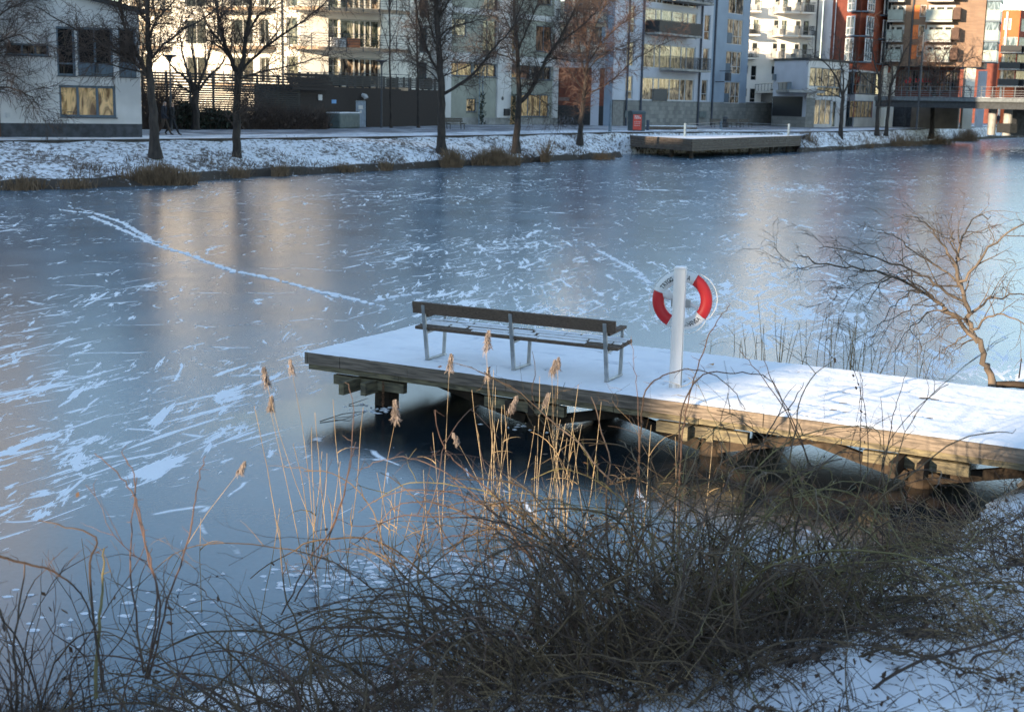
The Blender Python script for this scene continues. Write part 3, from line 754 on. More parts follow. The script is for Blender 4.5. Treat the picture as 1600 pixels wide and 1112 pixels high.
    # f.world = root.world @ inv(root.world) = identity, so nothing more is needed
def sub(mb, name, parent, **k):
    o = mb.build(name, None, **k); o.parent = parent; return o
def wpx(s, root, x0, y0, x1, y1, **k): return window(s, root, s.rect(x0, y0, x1, y1), **k)
def building(name, s, label, cat='building', group=None):
    c_ = s.at(s.L / 2, PZ, -4); return thing(name, c_, label, cat, group)
def pipe(s, root, x, m=M_pipe, z1=22, r=.07):
    u, _ = s.uv(x, 150); mb = MB(); mb.tube([s.at(u, PZ, .12), s.at(u, z1, .12)], r, r, m, 8); mb.build('downpipe', root)
def floor_windows(s, root, us, z0, z1, glass, **k):
    for a, b in us: window(s, root, (a, b, z0, z1), glass=glass, sill=False, **k)
def balcony(s, root, u0, u1, z, depth, h=1.05, panel=M_metal, rail=M_metal, slab=M_conc, bars=True, solid=False, gap=.12):
    mb = MB(); s.box(mb, u0, u1, z - .2, z, .002, depth, slab); o = mb.build('balcony', root)
    r = MB()
    def side(a, b):
        a = Vector(a); b = Vector(b)
        r.beam(a + Vector((0, 0, h)), b + Vector((0, 0, h)), .06, .05, rail)
        if solid:
            r.beam(a + Vector((0, 0, h * .5)), b + Vector((0, 0, h * .5)), .03, h * .92, panel)
        else:
            r.beam(a + Vector((0, 0, .08)), b + Vector((0, 0, .08)), .04, .04, rail)
            k = max(2, int((b - a).length / gap))
            for i in range(k + 1):
                p = a.lerp(b, i / k); r.beam(p + Vector((0, 0, .05)), p + Vector((0, 0, h)), .03, .03, panel, up=(1, 0, 0))
    e = depth - .04
    side(s.at(u0 + .03, z, .05), s.at(u0 + .03, z, e)); side(s.at(u0 + .03, z, e), s.at(u1 - .03, z, e)); side(s.at(u1 - .03, z, e), s.at(u1 - .03, z, .05))
    sub(r, 'railing', o); return o
def dirpt(P, ang, L): return Vector((P.x + math.cos(ang) * L, P.y + math.sin(ang) * L, 0))

# ---------- 1 left building: white render, in shade
P = D(222, 200, 73); P.z = 0
a36 = math.radians(36); F1 = Fac(dirpt(P, a36, -17), P)
B1 = building('white_house', F1, 'white rendered house with grey blue windows at the left edge')
wpx(F1, B1, 8, 67, 77, 88, cols=(1.25, 1, 1), glass=G_mix, fw=.09)
wpx(F1, B1, 87, 41, 119, 119, rows=(1, 3), glass=G_dark, fw=.11)
wpx(F1, B1, 119.5, 42, 178, 119.5, cols=(1, 1), rows=(.62, 1.9), glass=G_dark, fw=.11)
wpx(F1, B1, 184, 44, 214, 121, rows=(.75, 1.8), glass=G_dark, fw=.10)
wpx(F1, B1, 92, 133, 182, 184, cols=(1, 1.05, 1), glass=G_gold, fw=.12, label='lower window with warm reflections painted in its glass')
for x0, x1 in ((122, 177), (187, 213)):   # grey blue panels under the upper panes
    mb = MB(); r = F1.rect(x0, 98, x1, 118); F1.box(mb, *r, -.10, -.04, M_frame); mb.build('spandrel_panel', B1)
mb = MB(); u, z = F1.uv(151, 110); F1.box(mb, u - .07, u + .07, z - .12, z + .2, -.04, .12, M_metal); mb.tube([F1.at(u, z + .2, .1), F1.at(u, z + .36, .16)], .11, .02, M_metal, 8, True); mb.build('wall_lamp', B1)
wtop = F1.uv(222, 21)[1]; zpl = F1.uv(222, 194)[1]
zoneM = [(0, F1.L, F1.z0, zpl, M_plinth)]
mb = MB(); F1.wall(mb, M_white, wtop, zoneM=zoneM)
zl = F1.uv(139, 0)[1]; ul = F1.uv(139, 0)[0]; slope = (zl - wtop) / (ul - F1.L); z_l0 = wtop + slope * (0 - F1.L)
mb.poly([F1.at(0, wtop), F1.at(F1.L, wtop), F1.at(0, z_l0)], M_white)
a, b = F1.at(F1.L, F1.z0), F1.at(F1.L, F1.z0, -9); mb.quad(a, b, Vector((b.x, b.y, wtop)), Vector((a.x, a.y, wtop)), M_white)
a, b = F1.at(0, F1.z0), F1.at(0, F1.z0, -9); mb.quad(b, a, Vector((a.x, a.y, z_l0)), Vector((b.x, b.y, z_l0)), M_white)
mb.build('wall', B1)
mb = MB(); mb.box(F1.at(-.3, z_l0 - slope * .3, .35), F1.at(F1.L + .3, wtop + slope * .3 * 1, 0) - F1.at(-.3, z_l0 - slope * .3, 0), F1.n * -9.7, Vector((0, 0, .22)), M_roof); mb.build('roof', B1)
mb = MB(); r = F1.rect(-30, 130, 1, 209); F1.box(mb, r[0], r[1], PZ, r[3], .002, .06, mat('brown_door', (.09, .035, .02), .6)); mb.build('door', B1)
mb = MB(); u, z = F1.uv(12, 180); F1.box(mb, u - .1, u + .1, z - .12, z + .12, 0.002, .1, M_frame_w); mb.build('meter_box', B1)

# ---------- 2 cream apartment block with curved balconies
Q = [D(190, 150, 122), D(445, 150, 113), D(470, 150, 112.5), D(596, 150, 115), D(705, 150, 131)]
Q = [Vector((q.x, q.y, 0)) for q in Q]
S1, S2, S3 = Fac(Q[0], Q[2]), Fac(Q[2], Q[3]), Fac(Q[3], Q[4])
B2 = building('apartment_building', S2, 'cream apartment block with wide curved balconies behind the dark slatted fence')
H2 = 20.0
FH = 3.1
zf = [S2.uv(520, 75)[1] - FH * k for k in (1, 0, -1, -2, -3, -4)]       # slab levels
floors = [z for z in zf if z > PZ] + []
for k, z in enumerate(zf):
    wz0, wz1 = z + .1, z + 2.35
    if wz1 > H2 - .3: continue
    if wz0 < PZ: wz0 = PZ + 1
    gl = G_green if k < 4 else G_mix
    u, _ = S2.uv(513, 60); uA = S2.uv(530, 60)[0]
    window(S2, B2, (u, uA, wz0, wz1), glass=G_green, cols=(1, 1), rows=(1.6, .7), fr=M_balw, sill=False, rev=.3)
    window(S2, B2, (S2.uv(532, 60)[0], S2.uv(594, 60)[0], wz0 - .05, wz1), glass=(G_mix, G_green)[k % 2], cols=(1.5, .6, .6, .6, 1), fr=M_balw, sill=False, fw=.12, rev=.3)
    window(S1, B2, (S1.uv(478 - 30, 60)[0] , S1.uv(465, 60)[0], wz0, wz1), glass=G_green, fr=M_balw, sill=False, rev=.2)
    for x0, x1 in ((207, 232), (290, 322), (362, 395), (405, 420)):
        window(S1, B2, (S1.uv(x0, 60)[0], S1.uv(x1, 60)[0], wz0 + (.1 if x0 != 290 else .1), wz1 - .1), glass=(G_dark if x0 > 280 else G_mix), cols=(1, 1), fr=M_balw, sill=False, rev=.2)
    window(S3, B2, (S3.uv(655, 60)[0], S3.uv(668, 60)[0], wz0, wz1), glass=G_dark, sill=False)
mb = MB()
for s_ in (S1, S2, S3): s_.wall(mb, M_cream2, H2, rev=.3)
bk = [q + Vector((-4, 18, 0)) for q in Q]
for a, b in ((Q[4], bk[4]), (bk[4], bk[0]), (bk[0], Q[0])): mb.quad((a.x, a.y, PZ), (b.x, b.y, PZ), (b.x, b.y, H2), (a.x, a.y, H2), M_cream)
mb.build('wall', B2)
mb = MB(); mb.poly([(q.x, q.y, H2 + .01) for q in (Q[0], Q[2], Q[3], Q[4], bk[4], bk[0])], M_roof); mb.build('roof', B2)
def curved_balcony(s, u0, u1, z, depth, root, postm=M_metal, skirt=M_cream, full=False):
    N = 22; arc = []
    for i in range(N + 1):
        t = i / N; u = u0 + (u1 - u0) * t; d = depth * (math.sin(PI * min(1, max(0, t))) ** .45 if full else min(1, (t / .18) ** .5 if t < .18 else 1, ((1 - t) / .18) ** .5 if t > .82 else 1))
        arc.append((u, d))
    mb = MB()
    for (a, da), (b, db) in zip(arc, arc[1:]):
        for zz, fl in ((z, 0), (z - .24, 1)):
            q = [s.at(a, zz, 0.003), s.at(a, zz, da + .01), s.at(b, zz, db + .01), s.at(b, zz, .003)]
            mb.poly(q if fl == 0 else q[::-1], skirt)
        mb.quad(s.at(a, z - .24, da + .01), s.at(b, z - .24, db + .01), s.at(b, z, db + .01), s.at(a, z, da + .01), mat('balcony_edge', (.42, .30, .20), .8))
    o = mb.build('balcony', root); r = MB()
    for (a, da), (b, db) in zip(arc, arc[1:]):
        for h in (.25, .45, .65, .85, 1.05): r.beam(s.at(a, z + h, da - .05), s.at(b, z + h, db - .05), .03, .03 if h < 1 else .05, postm)
    for a, da in arc[::3]: r.beam(s.at(a, z - .3, da + .02), s.at(a, z + 1.05, da + .02), .09, .07, postm, up=(1, 0, 0))
    sub(r, 'railing', o)
for k, z in enumerate(zf):
    if z < PZ + 2 or z > H2 - 2: continue
    curved_balcony(S2, S2.uv(452, 75)[0], S2.L + 2.5, z, 2.2, B2)
    curved_balcony(S1, S1.uv(330, 75)[0], S1.uv(432, 75)[0], z, 1.8, B2)
    curved_balcony(S1, S1.uv(222, 75)[0], S1.uv(268, 75)[0], z, 1.4, B2)
pipe(S1, B2, 443, M_metal, H2, .06)
# furniture seen on the lower balcony
zb = zf[1]
rnd = random.Random(9)
for x, cm in ((515, M_frame_w), (528, M_frame_w), (541, mat('terracotta_box', (.45, .17, .08), .8)), (549, mat('terracotta_box', (.45, .17, .08), .8))):
    u = S2.uv(x, 70)[0]; mb = MB(); S2.box(mb, u - .3, u + .3, zb, zb + .75, 1.2, 1.7, cm); mb.build('balcony_box', B2)
for x in (560, 575, 583):
    u = S2.uv(x, 70)[0]; mb = MB()
    for _ in range(60):
        p = S2.at(u + rnd.gauss(0, .25), zb + abs(rnd.gauss(.3, .25)), 1.4 + rnd.gauss(0, .15)); mb.tube([p, p + Vector((rnd.gauss(0, .1), rnd.gauss(0, .1), .12))], .03, .01, M_hedge, 3)
    mb.build('potted_plant', B2)

# ---------- 3 grey green building with white frames
P0, P1 = U(693, 195, PZ), U(871, 194.5, PZ)
F3 = Fac(P0, P1); H3 = 17
B3 = building('panel_building', F3, 'grey green panelled building framed by white bands behind the middle trees')
r = F3.rect
fl = .0
z82, z97 = F3.uv(740, 84)[1], F3.uv(740, 98)[1]; z15, z22 = F3.uv(740, 14)[1], F3.uv(740, 23)[1]
zones = []
def cell(x0, x1, z0, z1): a, b = F3.uv(x0, 100)[0], F3.uv(x1, 100)[0]; zones.append((a, b, z0, z1, M_green))
zpl3 = F3.uv(740, 184)[1]
for x0, x1 in ((703.5, 776), (797.5, 864)):
    cell(x0, x1, zpl3, z97); cell(x0, x1, z82, z22); cell(x0, x1, z15, z15 + (z22 - z82)); cell(x0, x1, z15 + (z22 - z82) + .6, H3 - .8)
zones.append((0, F3.L, F3.z0, zpl3, M_conc))
wpx(F3, B3, 703.5, 97, 738, 120, cols=(1, 1.9), glass=G_gold, fw=.1); wpx(F3, B3, 741, 99, 775.5, 121.5, cols=(1.6, 1), glass=G_rust, fw=.1)
wpx(F3, B3, 729, 154, 744, 175, glass=G_mix)
wpx(F3, B3, 797.5, 100, 829, 124, cols=(1, 1), glass=G_rust, fw=.1); wpx(F3, B3, 831, 103, 861, 126, cols=(1.6, 1), glass=G_mix, fw=.1)
wpx(F3, B3, 811, 147, 857, 183, cols=(1, 1.3, .9), glass=G_gold, fw=.1, label='ground floor window with warm reflections painted in its glass')
wpx(F3, B3, 703.5, 28, 729, 57, cols=(1, 2), rows=(2, 1), glass=G_warm); wpx(F3, B3, 755, 31, 776, 81, cols=(1, 2), rows=(1, .01), glass=G_green)
wpx(F3, B3, 797.5, 43, 805, 83, glass=G_mix); wpx(F3, B3, 838, 40, 862, 82, cols=(1, 1), glass=G_rust)
wpx(F3, B3, 757, -15, 778, 17, cols=(1, 2), glass=G_rust); wpx(F3, B3, 840, -20, 862, 9, cols=(1, 1), glass=G_mix)
for k in range(1, 4):
    z = z15 + .6 + (k - 1) * 3.2
    for x0, x1 in ((705, 728), (756, 776), (800, 806), (838, 862)): window(F3, B3, (F3.uv(x0, 80)[0], F3.uv(x1, 80)[0], z + 1.7, z + 3.2), glass=(G_mix, G_dark)[k % 2], cols=(1, 1))
mb = MB(); rr = r(797.5, 150, 806.5, 193); F3.hole((rr[0], rr[1], PZ, rr[3])); F3.box(mb, rr[0], rr[1], PZ, rr[3], -.16, -.1, mat('ochre_door', (.32, .19, .08), .6)); mb.build('door', B3)
mb = MB(); F3.wall(mb, M_white, H3, zoneM=zones); F3.body(mb, M_white, 7, H3); mb.build('wall', B3)
mb = MB()          # the white frame stands proud of the panels
for x0, x1 in ((693, 703.3), (776.2, 797.3), (864.2, 871)):
    a, b = F3.uv(x0, 100)[0], F3.uv(x1, 100)[0]; F3.box(mb, max(0, a), b, zpl3, H3, .003, .16, M_white)
for x0, x1 in ((703.4, 776.1), (797.4, 864.1)):
    a, b = F3.uv(x0, 100)[0], F3.uv(x1, 100)[0]
    for z0, z1 in ((z97 + .0, z82), (z22, z15), (z15 + (z22 - z82), z15 + (z22 - z82) + .6)):
        if z0 > z1: z0, z1 = z1, z0
        F3.box(mb, a + .004, b - .004, z0, z1, .003, .13, M_white)
mb.build('wall_frame', B3)
mb = MB(); rr = r(785, 170, 793, 181); F3.box(mb, *rr, .17, .30, M_black); mb.build('letter_box', B3)
mb = MB(); u, z = F3.uv(791, 109)
mb.beam(F3.at(u + .2, z + .6, .17), F3.at(u + .2, z + .6, 1.2), .06, .06, M_metal, up=(0, 0, 1)); mb.tube([F3.at(u, z - .4, .9), F3.at(u, z, .9), F3.at(u, z + .5, .9)], .22, .22, M_metal, 8, True); mb.beam(F3.at(u - .3, z - .2, .17), F3.at(u - .3, z - .2, .9), .06, .06, M_metal)
mb.build('wall_lamp', B3)
mb = MB(); u, z = F3.uv(783, 154); mb.tube([F3.at(u, z, .17), F3.at(u, z, .2)], .18, .18, M_metal, 12, True); mb.build('round_plaque', B3)
for k, x in enumerate((745,)):      # pale lattice with climbing frame in front of the first bay
    mb = MB(); u = F3.uv(x, 150)[0]; m = mat('pale_blue_steel', (.22, .29, .34), .6)
    for du in (-.25, .25): mb.tube([F3.at(u + du, PZ, .5), F3.at(u + du, 6.6, .5), F3.at(u + du * 4, 8.0, .5), F3.at(u + du * 8.5, 8.4, .5)], .05, .04, m, 6)
    for k2 in range(9): mb.beam(F3.at(u - .25, PZ + 1 + k2 * .6, .5), F3.at(u + .25, PZ + 1 + k2 * .6, .5), .03, .03, m)
    mb.build('trellis', B3)
rnd = random.Random(2)
mb = MB()
for x in (746, 796.5):
    u = F3.uv(x, 150)[0]
    for _ in range(130):
        p = F3.at(u + rnd.gauss(0, .16), PZ + rnd.uniform(0, 2.9), .55 + rnd.gauss(0, .12)); mb.tube([p, p + Vector((rnd.gauss(0, .15), rnd.gauss(0, .1), rnd.gauss(.1, .15)))], .05, .02, M_hedge, 3)
mb.build('climber', B3)

# ---------- 4 recessed gateway block between
P0, P1 = F3.at(F3.L, 0, -.4) + Vector((.1, 0, 0)), U(955, 197, PZ) + Vector((-.1, .3, 0))
F4 = Fac(P0, P1); H4 = 14
B4 = building('gateway_building', F4, 'recessed block with rust brown panels and beige balconies over a dark base')
zb = F4.uv(900, 165)[1]; zt = F4.uv(900, 106)[1]; zt2 = F4.uv(900, 88)[1]
ua, ub = F4.uv(924, 130)[0], F4.uv(937, 130)[0]
for k in range(4):
    z = zt2 + .4 + k * 3.2
    for x0, x1 in ((880, 893), (896, 916), (925, 946)):
        window(F4, B4, (max(.1, F4.uv(x0, 60)[0]), F4.uv(x1, 60)[0], z + .7, z + 2.5), glass=(G_mix, G_sky, G_rust)[k % 3], cols=(1, 1), sill=False)
mb = MB(); F4.wall(mb, M_cream, H4, zoneM=[(0, F4.L, F4.z0, zb, M_dark), (0, ua, zb, zt, M_rust), (ub, F4.L, zb, zt, M_rust), (ua, ub, F4.z0, zt, M_lav), (0, F4.L, zt, zt2, M_lav)]); F4.body(mb, M_cream, 4, H4)
mb.build('wall', B4)
mb = MB(); u, z = F4.uv(881, 155); F4.box(mb, u - .6, u + .6, z - .18, z + .18, .002, .04, mat('faded_notice', (.20, .13, .11), .7)); mb.build('sign_plate', B4)
for k in range(3):
    z = zt2 + .25 + k * 3.2
    balcony(F4, B4, .3, F4.L - .6, z, 1.4, panel=M_balw if k == 0 else M_metal, slab=M_conc, gap=.2)

# ---------- 5 blue grey building with the stone base
P0, P1 = U(955, 197, PZ), U(1163, 196, PZ)
F5 = Fac(P0, P1); H5 = 21
B5 = building('blue_grey_building', F5, 'blue grey building with big windows and dark balconies above a stone base')
zp = F5.uv(1040, 158)[1]
X5 = lambda x: F5.uv(x, 100)[0]
zones = [(0, F5.L, F5.z0, zp, M_stone), (0, X5(1003), zp, H5, M_lav), (X5(1003), X5(1092), zp, H5, mat('pale_lavender_render', (.47, .49, .55), .85, .04, .6)), (X5(1092), X5(1111), zp, H5, M_lav), (X5(1111), F5.L, zp, H5, M_blue)]
wz = [(118, 157, 1002, 1080), (65, 106, 1005, 1084), (9, 55, 1007, 1086)]
rws = []
for k, (y0, y1, x0, x1) in enumerate(wz):
    rr = F5.rect(x0, y0 + .5, x1, y1); a = F5.uv(x0, y0 + 2)[1]; b = F5.uv(x0, y1)[1]; rws.append((b, a))
    window(F5, B5, (X5(1004), X5(1086), b, a), glass=G_warm, cols=(1.3, .6, 1.2, 1.2, .6, 1), fr=M_frame_w, fw=.13, sill=False)
    window(F5, B5, (X5(1098), X5(1107), b + .1, a), glass=(G_mix, G_warm)[k % 2], rows=(1, 2), fr=M_frame_w, sill=False)
    window(F5, B5, (X5(979), X5(990), b + .1, a), glass=G_warm, rows=(1, 2), fr=M_frame_w, sill=False)
    window(F5, B5, (X5(1134), X5(1158), b - .1, a - .1), glass=G_warm, cols=(1, .8, .6), rows=(1, 2), fr=M_frame_w, sill=False)
    mb = MB(); F5.box(mb, X5(1134) + .1, X5(1142), b, b + (a - b) * .42, -.1, -.03, M_frame); mb.build('spandrel_panel', B5)
dz = rws[2][0] - rws[1][0]
for k in range(1, 3):
    b, a = rws[2][0] + dz * k, rws[2][1] + dz * k
    window(F5, B5, (X5(1004), X5(1086), b, a), glass=G_mix, cols=(1.3, .6, 1.2, 1.2, .6, 1), fr=M_frame_w, fw=.13, sill=False)
    window(F5, B5, (X5(979), X5(990), b, a), glass=G_mix, fr=M_frame_w, sill=False); window(F5, B5, (X5(1134), X5(1158), b, a), glass=G_mix, cols=(1, 1), fr=M_frame_w, sill=False)
mb = MB(); F5.wall(mb, M_blue, H5, zoneM=zones); F5.body(mb, M_blue, 5, H5); mb.build('wall', B5)
for x in (978, 1000.5, 1090.5, 1112): pipe(F5, B5, x, M_pipe, H5, .11)
for (x0, x1, y, ) in ((1006, 1073, 54), (1030, 1090, 109)):
    z = F5.uv((x0 + x1) / 2, y)[1]; balcony(F5, B5, X5(x0), X5(x1), z, 1.7, 1.25, panel=M_dark, rail=M_metal, solid=(y == 54), gap=.14)
z = F5.uv(1060, 2)[1]; balcony(F5, B5, X5(1030), X5(1090), z, 1.7, 1.25, panel=M_dark, gap=.14)
mb = MB(); rr = F5.rect(1020, 139, 1041, 158); F5.box(mb, *rr, .02, .10, M_metal); mb.build('vent_panel', B5)
mb = MB(); rr = F5.rect(957, 158, 973, 196); F5.box(mb, rr[0], rr[1], PZ, rr[3], .01, .05, mat('grey_stone_door', (.21, .21, .20), .8)); F5.box(mb, rr[0] - .1, rr[0], PZ, rr[3] + .1, .005, .09, M_metal); F5.box(mb, rr[1], rr[1] + .1, PZ, rr[3] + .1, .005, .09, M_metal); F5.box(mb, rr[0], rr[1], rr[3], rr[3] + .1, .005, .09, M_metal); mb.build('door', B5)
for x0, y0, x1, y1 in ((975, 173, 986, 184), (1091, 174, 1101, 184)):
    mb = MB(); rr = F5.rect(x0, y0, x1, y1); F5.box(mb, *rr, .01, .2, mat('green_grey_metal', (.13, .16, .16), .6)); mb.build('meter_box', B5)
mb = MB(); u, z = F5.uv(1122, 121)
mb.beam(F5.at(u + .3, z + .7, .02), F5.at(u + .3, z + .7, 1.6), .08, .08, M_metal); mb.box(F5.at(u - .3, z - .4, 1.0), F5.u * .6, F5.n * .5, Vector((0, 0, .9)), M_metal); mb.beam(F5.at(u - .6, z - .5, .02), F5.at(u - .6, z - .5, 1.1), .12, .1, M_metal); mb.build('wall_lamp', B5)

# stone garden wall running on from the base
FW5 = Fac(F5.at(F5.L, 0, .02) + F5.u * .02, U(1207, 195.5, PZ)); zz = FW5.uv(1200, 161)[1]
mb = MB(); FW5.box(mb, 0, FW5.L, FW5.z0, zz, -.4, 0, M_stone); o = mb.build('stone_wall'); tag(o, 'low wall of grey stone blocks beside the three waterside benches', 'wall')
mb = MB(); FW5.box(mb, 0, FW5.L, zz + .001, zz + .07, -.44, .04, M_snow); sub(mb, 'snow_cap', o)

# ---------- 6 sunlit white building further back
P0, P1 = D(1140, 150, 176), D(1277, 150, 177)
F6 = Fac(P0, P1); H6 = 27
B6 = building('white_apartment_building', F6, 'sunlit white apartment block with balconies behind the low lobby building')
X6 = lambda x: F6.uv(x, 80)[0]
za = F6.uv(1210, 92)[1]; zbb = F6.uv(1210, 56)[1]; FH6 = zbb - za
cols6 = [(1163, 1171, 0), (1175, 1184, 1), (1207, 1215, 0), (1219, 1228, 1), (1241, 1249, 0), (1253, 1262, 1)]
for k in range(-2, 5):
    z = za + FH6 * k
    if z < PZ or z + 3 > H6: continue
    for x0, x1, dr in cols6:
        window(F6, B6, (X6(x0), X6(x1), z + (.1 if dr else .9), z + FH6 * .68), glass=G_dark if k < 1 else (G_green if dr else G_dark), rows=(1, 2.4) if dr else (1,), fr=M_frame_w, sill=False)
    if k < 0: continue
    balcony(F6, B6, X6(1204), X6(1238), z, 2.4, 1.15, panel=M_balw, rail=M_balw, gap=.16, slab=M_cream2)
    balcony(F6, B6, X6(1241.5), X6(1262), z, 2.4, 1.15, panel=M_metal if k % 2 else M_balw, gap=.2, slab=M_cream2)
    balcony(F6, B6, X6(1150), X6(1179), z, 2.4, 1.15, panel=M_metal if k % 2 else M_balw, gap=.2, slab=M_cream2)
mb = MB(); F6.wall(mb, mat('bright_white_render', (.78, .76, .72), .85, .04, .5), H6, rev=.25); F6.body(mb, M_cream2, 10, H6); mb.build('wall', B6)
pipe(F6, B6, 1269, M_metal, H6, .1)
# balcony furniture
mb = MB(); rnd = random.Random(4)
for k in (0, 1, 2):
    for _ in range(5):
        x = rnd.choice((1158, 1168, 1212, 1222, 1232, 1247, 1257)) + rnd.uniform(-3, 3); z = za + FH6 * k
        mb = MB(); F6.box(mb, X6(x), X6(x) + .6, z + .02, z + rnd.uniform(.5, 1.0), 1.0, 1.6, rnd.choice((M_metal, M_frame_w, M_dark))); mb.build('balcony_chair', B6)
F6b = Fac(F6.at(F6.L, 0) + Vector((.1, .1, 0)), D(1298, 150, 171))
B6b = building('shade_tinted_building', F6b, 'narrow windowless white wall with shade painted in lavender grey between white and red brown blocks')
mb = MB(); F6b.wall(mb, M_lav, H6); mb.build('wall', B6b)  # lavender is shade painted on a white wall
mb = MB(); F6b.box(mb, 0, F6b.L, H6, H6 + .3, -1, .05, M_roof); mb.build('roof', B6b)

# ---------- 7 low lobby building
P0, Pm, P1 = D(1205, 190, 161), D(1258, 190, 155), D(1321, 190, 163)
F7a, F7b = Fac(P0, Pm), Fac(Pm, P1); H7 = F7a.uv(1258, 94)[1]
B7 = building('lobby_building', F7b, 'low white lobby building, left face tinted as shade, with tall glazing and a flat dark roof')
zs1 = F7b.uv(1264, 153)[1]; X7 = lambda x: F7b.uv(x, 140)[0]
window(F7b, B7, (X7(1264), X7(1314), F7b.uv(1290, 136)[1], F7b.uv(1290, 107)[1]), glass=G_warm, cols=(1, 1, 1, 1, 1), fr=M_frame, sill=False)
window(F7b, B7, (X7(1277), X7(1314), F7b.uv(1290, 151)[1], F7b.uv(1290, 136.5)[1]), glass=G_mix, cols=(1, 1, 1), fr=M_frame, sill=False)
window(F7b, B7, (X7(1275), X7(1301), PZ + .3, F7b.uv(1290, 156)[1]), glass=G_warm, cols=(1, 1, 1), fr=M_frame_w, sill=False)
window(F7b, B7, (X7(1303), X7(1309), PZ + .02, F7b.uv(1306, 158)[1]), glass=G_green, fr=M_frame_w, sill=False)
mb = MB(); F7b.wall(mb, M_white, H7, zoneM=[(0, X7(1275), F7b.z0, zs1, M_stone)]); F7a.wall(mb, M_lav, H7, zoneM=[(F7a.uv(1207, 160)[0], F7a.uv(1254, 160)[0], F7a.uv(1230, 182)[1], F7a.uv(1230, 151)[1], M_dark), (0, F7a.L, F7a.z0, F7a.uv(1230, 182)[1], M_stone)])  # left face lavender: painted shade on white render
a, b = F7b.at(F7b.L, PZ), F7b.at(F7b.L, PZ, -8); mb.quad(a, b, Vector((b.x, b.y, H7)), Vector((a.x, a.y, H7)), M_white)
mb.build('wall', B7)
mb = MB(); pts = [P0, Pm, P1, P1 + Vector((-4, 9, 0)), P0 + Vector((2, 7, 0))]
mb.poly([(p.x, p.y, H7 + .01) for p in pts], M_snow)
for s_ in (F7a, F7b): s_.box(mb, -.1, s_.L + .1, H7 - .02, H7 + .25, .003, .12, M_roof)
mb.build('roof', B7)
mb = MB(); u, z = F7a.uv(1211, 119); F7a.box(mb, u - .3, u + .3, z - .5, z + .2, .01, .2, M_frame); mb.build('wall_lamp', B7)
# terrace in front of it with dark wall, glass rail and shrubs
FT = Fac(U(1163.5, 191, PZ) + Vector((0, 2.6, 0)), D(1243, 190, 152))
T7 = thing('roof_terrace', FT.at(FT.L / 2, PZ, 1), 'raised terrace with dark wall and thin railing left of the lobby building', 'terrace')
ztt = FT.uv(1200, 146)[1]
mb = MB(); FT.box(mb, 0, FT.uv(1208, 150)[0], PZ, ztt, -2, 0, M_dark); FT.box(mb, FT.uv(1190, 150)[0], FT.L, ztt + .005, ztt + .3, -3, .9, M_conc); mb.build('slab', T7)
mb = MB(); zr = FT.uv(1200, 132)[1]
a = FT.uv(1168, 140)[0]
for k in range(16):
    u = a + (FT.L - a) * k / 15; mb.beam(FT.at(u, ztt + .3, .85), FT.at(u, zr, .85), .05, .05, M_metal, up=(1, 0, 0))
mb.beam(FT.at(a, zr, .85), FT.at(FT.L, zr, .85), .07, .07, M_metal)
mb.build('railing', T7)
mb = MB(); FT.box(mb, FT.uv(1228, 140)[0], FT.uv(1241, 140)[0], ztt + .31, zr + .05, .3, .8, M_frame); mb.build('storage_box', T7)
mb = MB(); rr = FT.rect(1196, 120, 1205, 147); FT.box(mb, rr[0], rr[1], ztt + .31, rr[3], -3.2, -3.1, mat('teal_door', (.06, .17, .17), .6)); mb.build('door', T7)
mb = MB(); FT.box(mb, FT.uv(1160, 140)[0], FT.uv(1206, 140)[0], ztt, FT.uv(1180, 117)[1], -3.6, -3.3, M_lav); FT.box(mb, FT.uv(1163, 140)[0], FT.uv(1206, 140)[0], FT.uv(1180, 116)[1], FT.uv(1180, 95)[1], -4, -3.2, M_dark); mb.build('back_wall', T7)

# ---------- 8 red brown corner tower with glass bays
P0, Pm, P1 = D(1291, 170, 172), D(1335, 170, 166), D(1389, 170, 178)
F8a, F8b = Fac(P0, Pm), Fac(Pm, P1); H8 = 27
B8 = building('red_brown_tower', F8b, 'red brown corner building with stacked glass bays over white shop floors')
X8 = lambda x: F8b.uv(x, 60)[0]
zr8 = F8b.uv(1340, 104)[1]
wall8 = MB(); F8b.hole((X8(1339), X8(1382), F8b.uv(1350, 148)[1], F8b.uv(1350, 113)[1]))
window(F8b, B8, (X8(1339), X8(1382), F8b.uv(1350, 147)[1], F8b.uv(1350, 113)[1]), glass=G_mix, cols=(1, 1, 1, 1), rows=(1, 1.5), fr=M_frame, sill=False)
window(F8b, B8, (X8(1335) + .3, X8(1371), F8b.uv(1350, 184)[1], F8b.uv(1350, 158)[1]), glass=G_gold, cols=(1, 1, 1, 1, 1, 1), fr=M_frame, sill=False, label='street level window with warm glow painted in its glass')
window(F8a, B8, (F8a.uv(1322, 170)[0], F8a.uv(1333, 170)[0], PZ + .1, F8a.uv(1328, 158)[1]), glass=G_sky, cols=(1, 1), fr=M_frame, sill=False)
window(F8a, B8, (F8a.uv(1320, 170)[0], F8a.uv(1333, 170)[0], F8a.uv(1325, 148)[1], F8a.uv(1328, 112)[1]), glass=G_dark, cols=(1, 1), fr=M_frame, sill=False)
mb = MB(); F8a.wall(mb, M_redbr, H8, zoneM=[(0, F8a.L, F8a.z0, zr8 - .4, M_lav)]); F8b.wall(mb, mat('lit_red_cladding', (.36, .085, .04), .8, .08, 1.2), H8, zoneM=[(0, F8b.L, F8b.z0, zr8 - .4, M_white)])  # left face darker red and lavender, right oranger: shade and light in colour
a, b = F8b.at(F8b.L, PZ), F8b.at(F8b.L, PZ, -9); mb.quad(a, b, Vector((b.x, b.y, H8)), Vector((a.x, a.y, H8)), M_redbr)
mb.build('wall', B8)
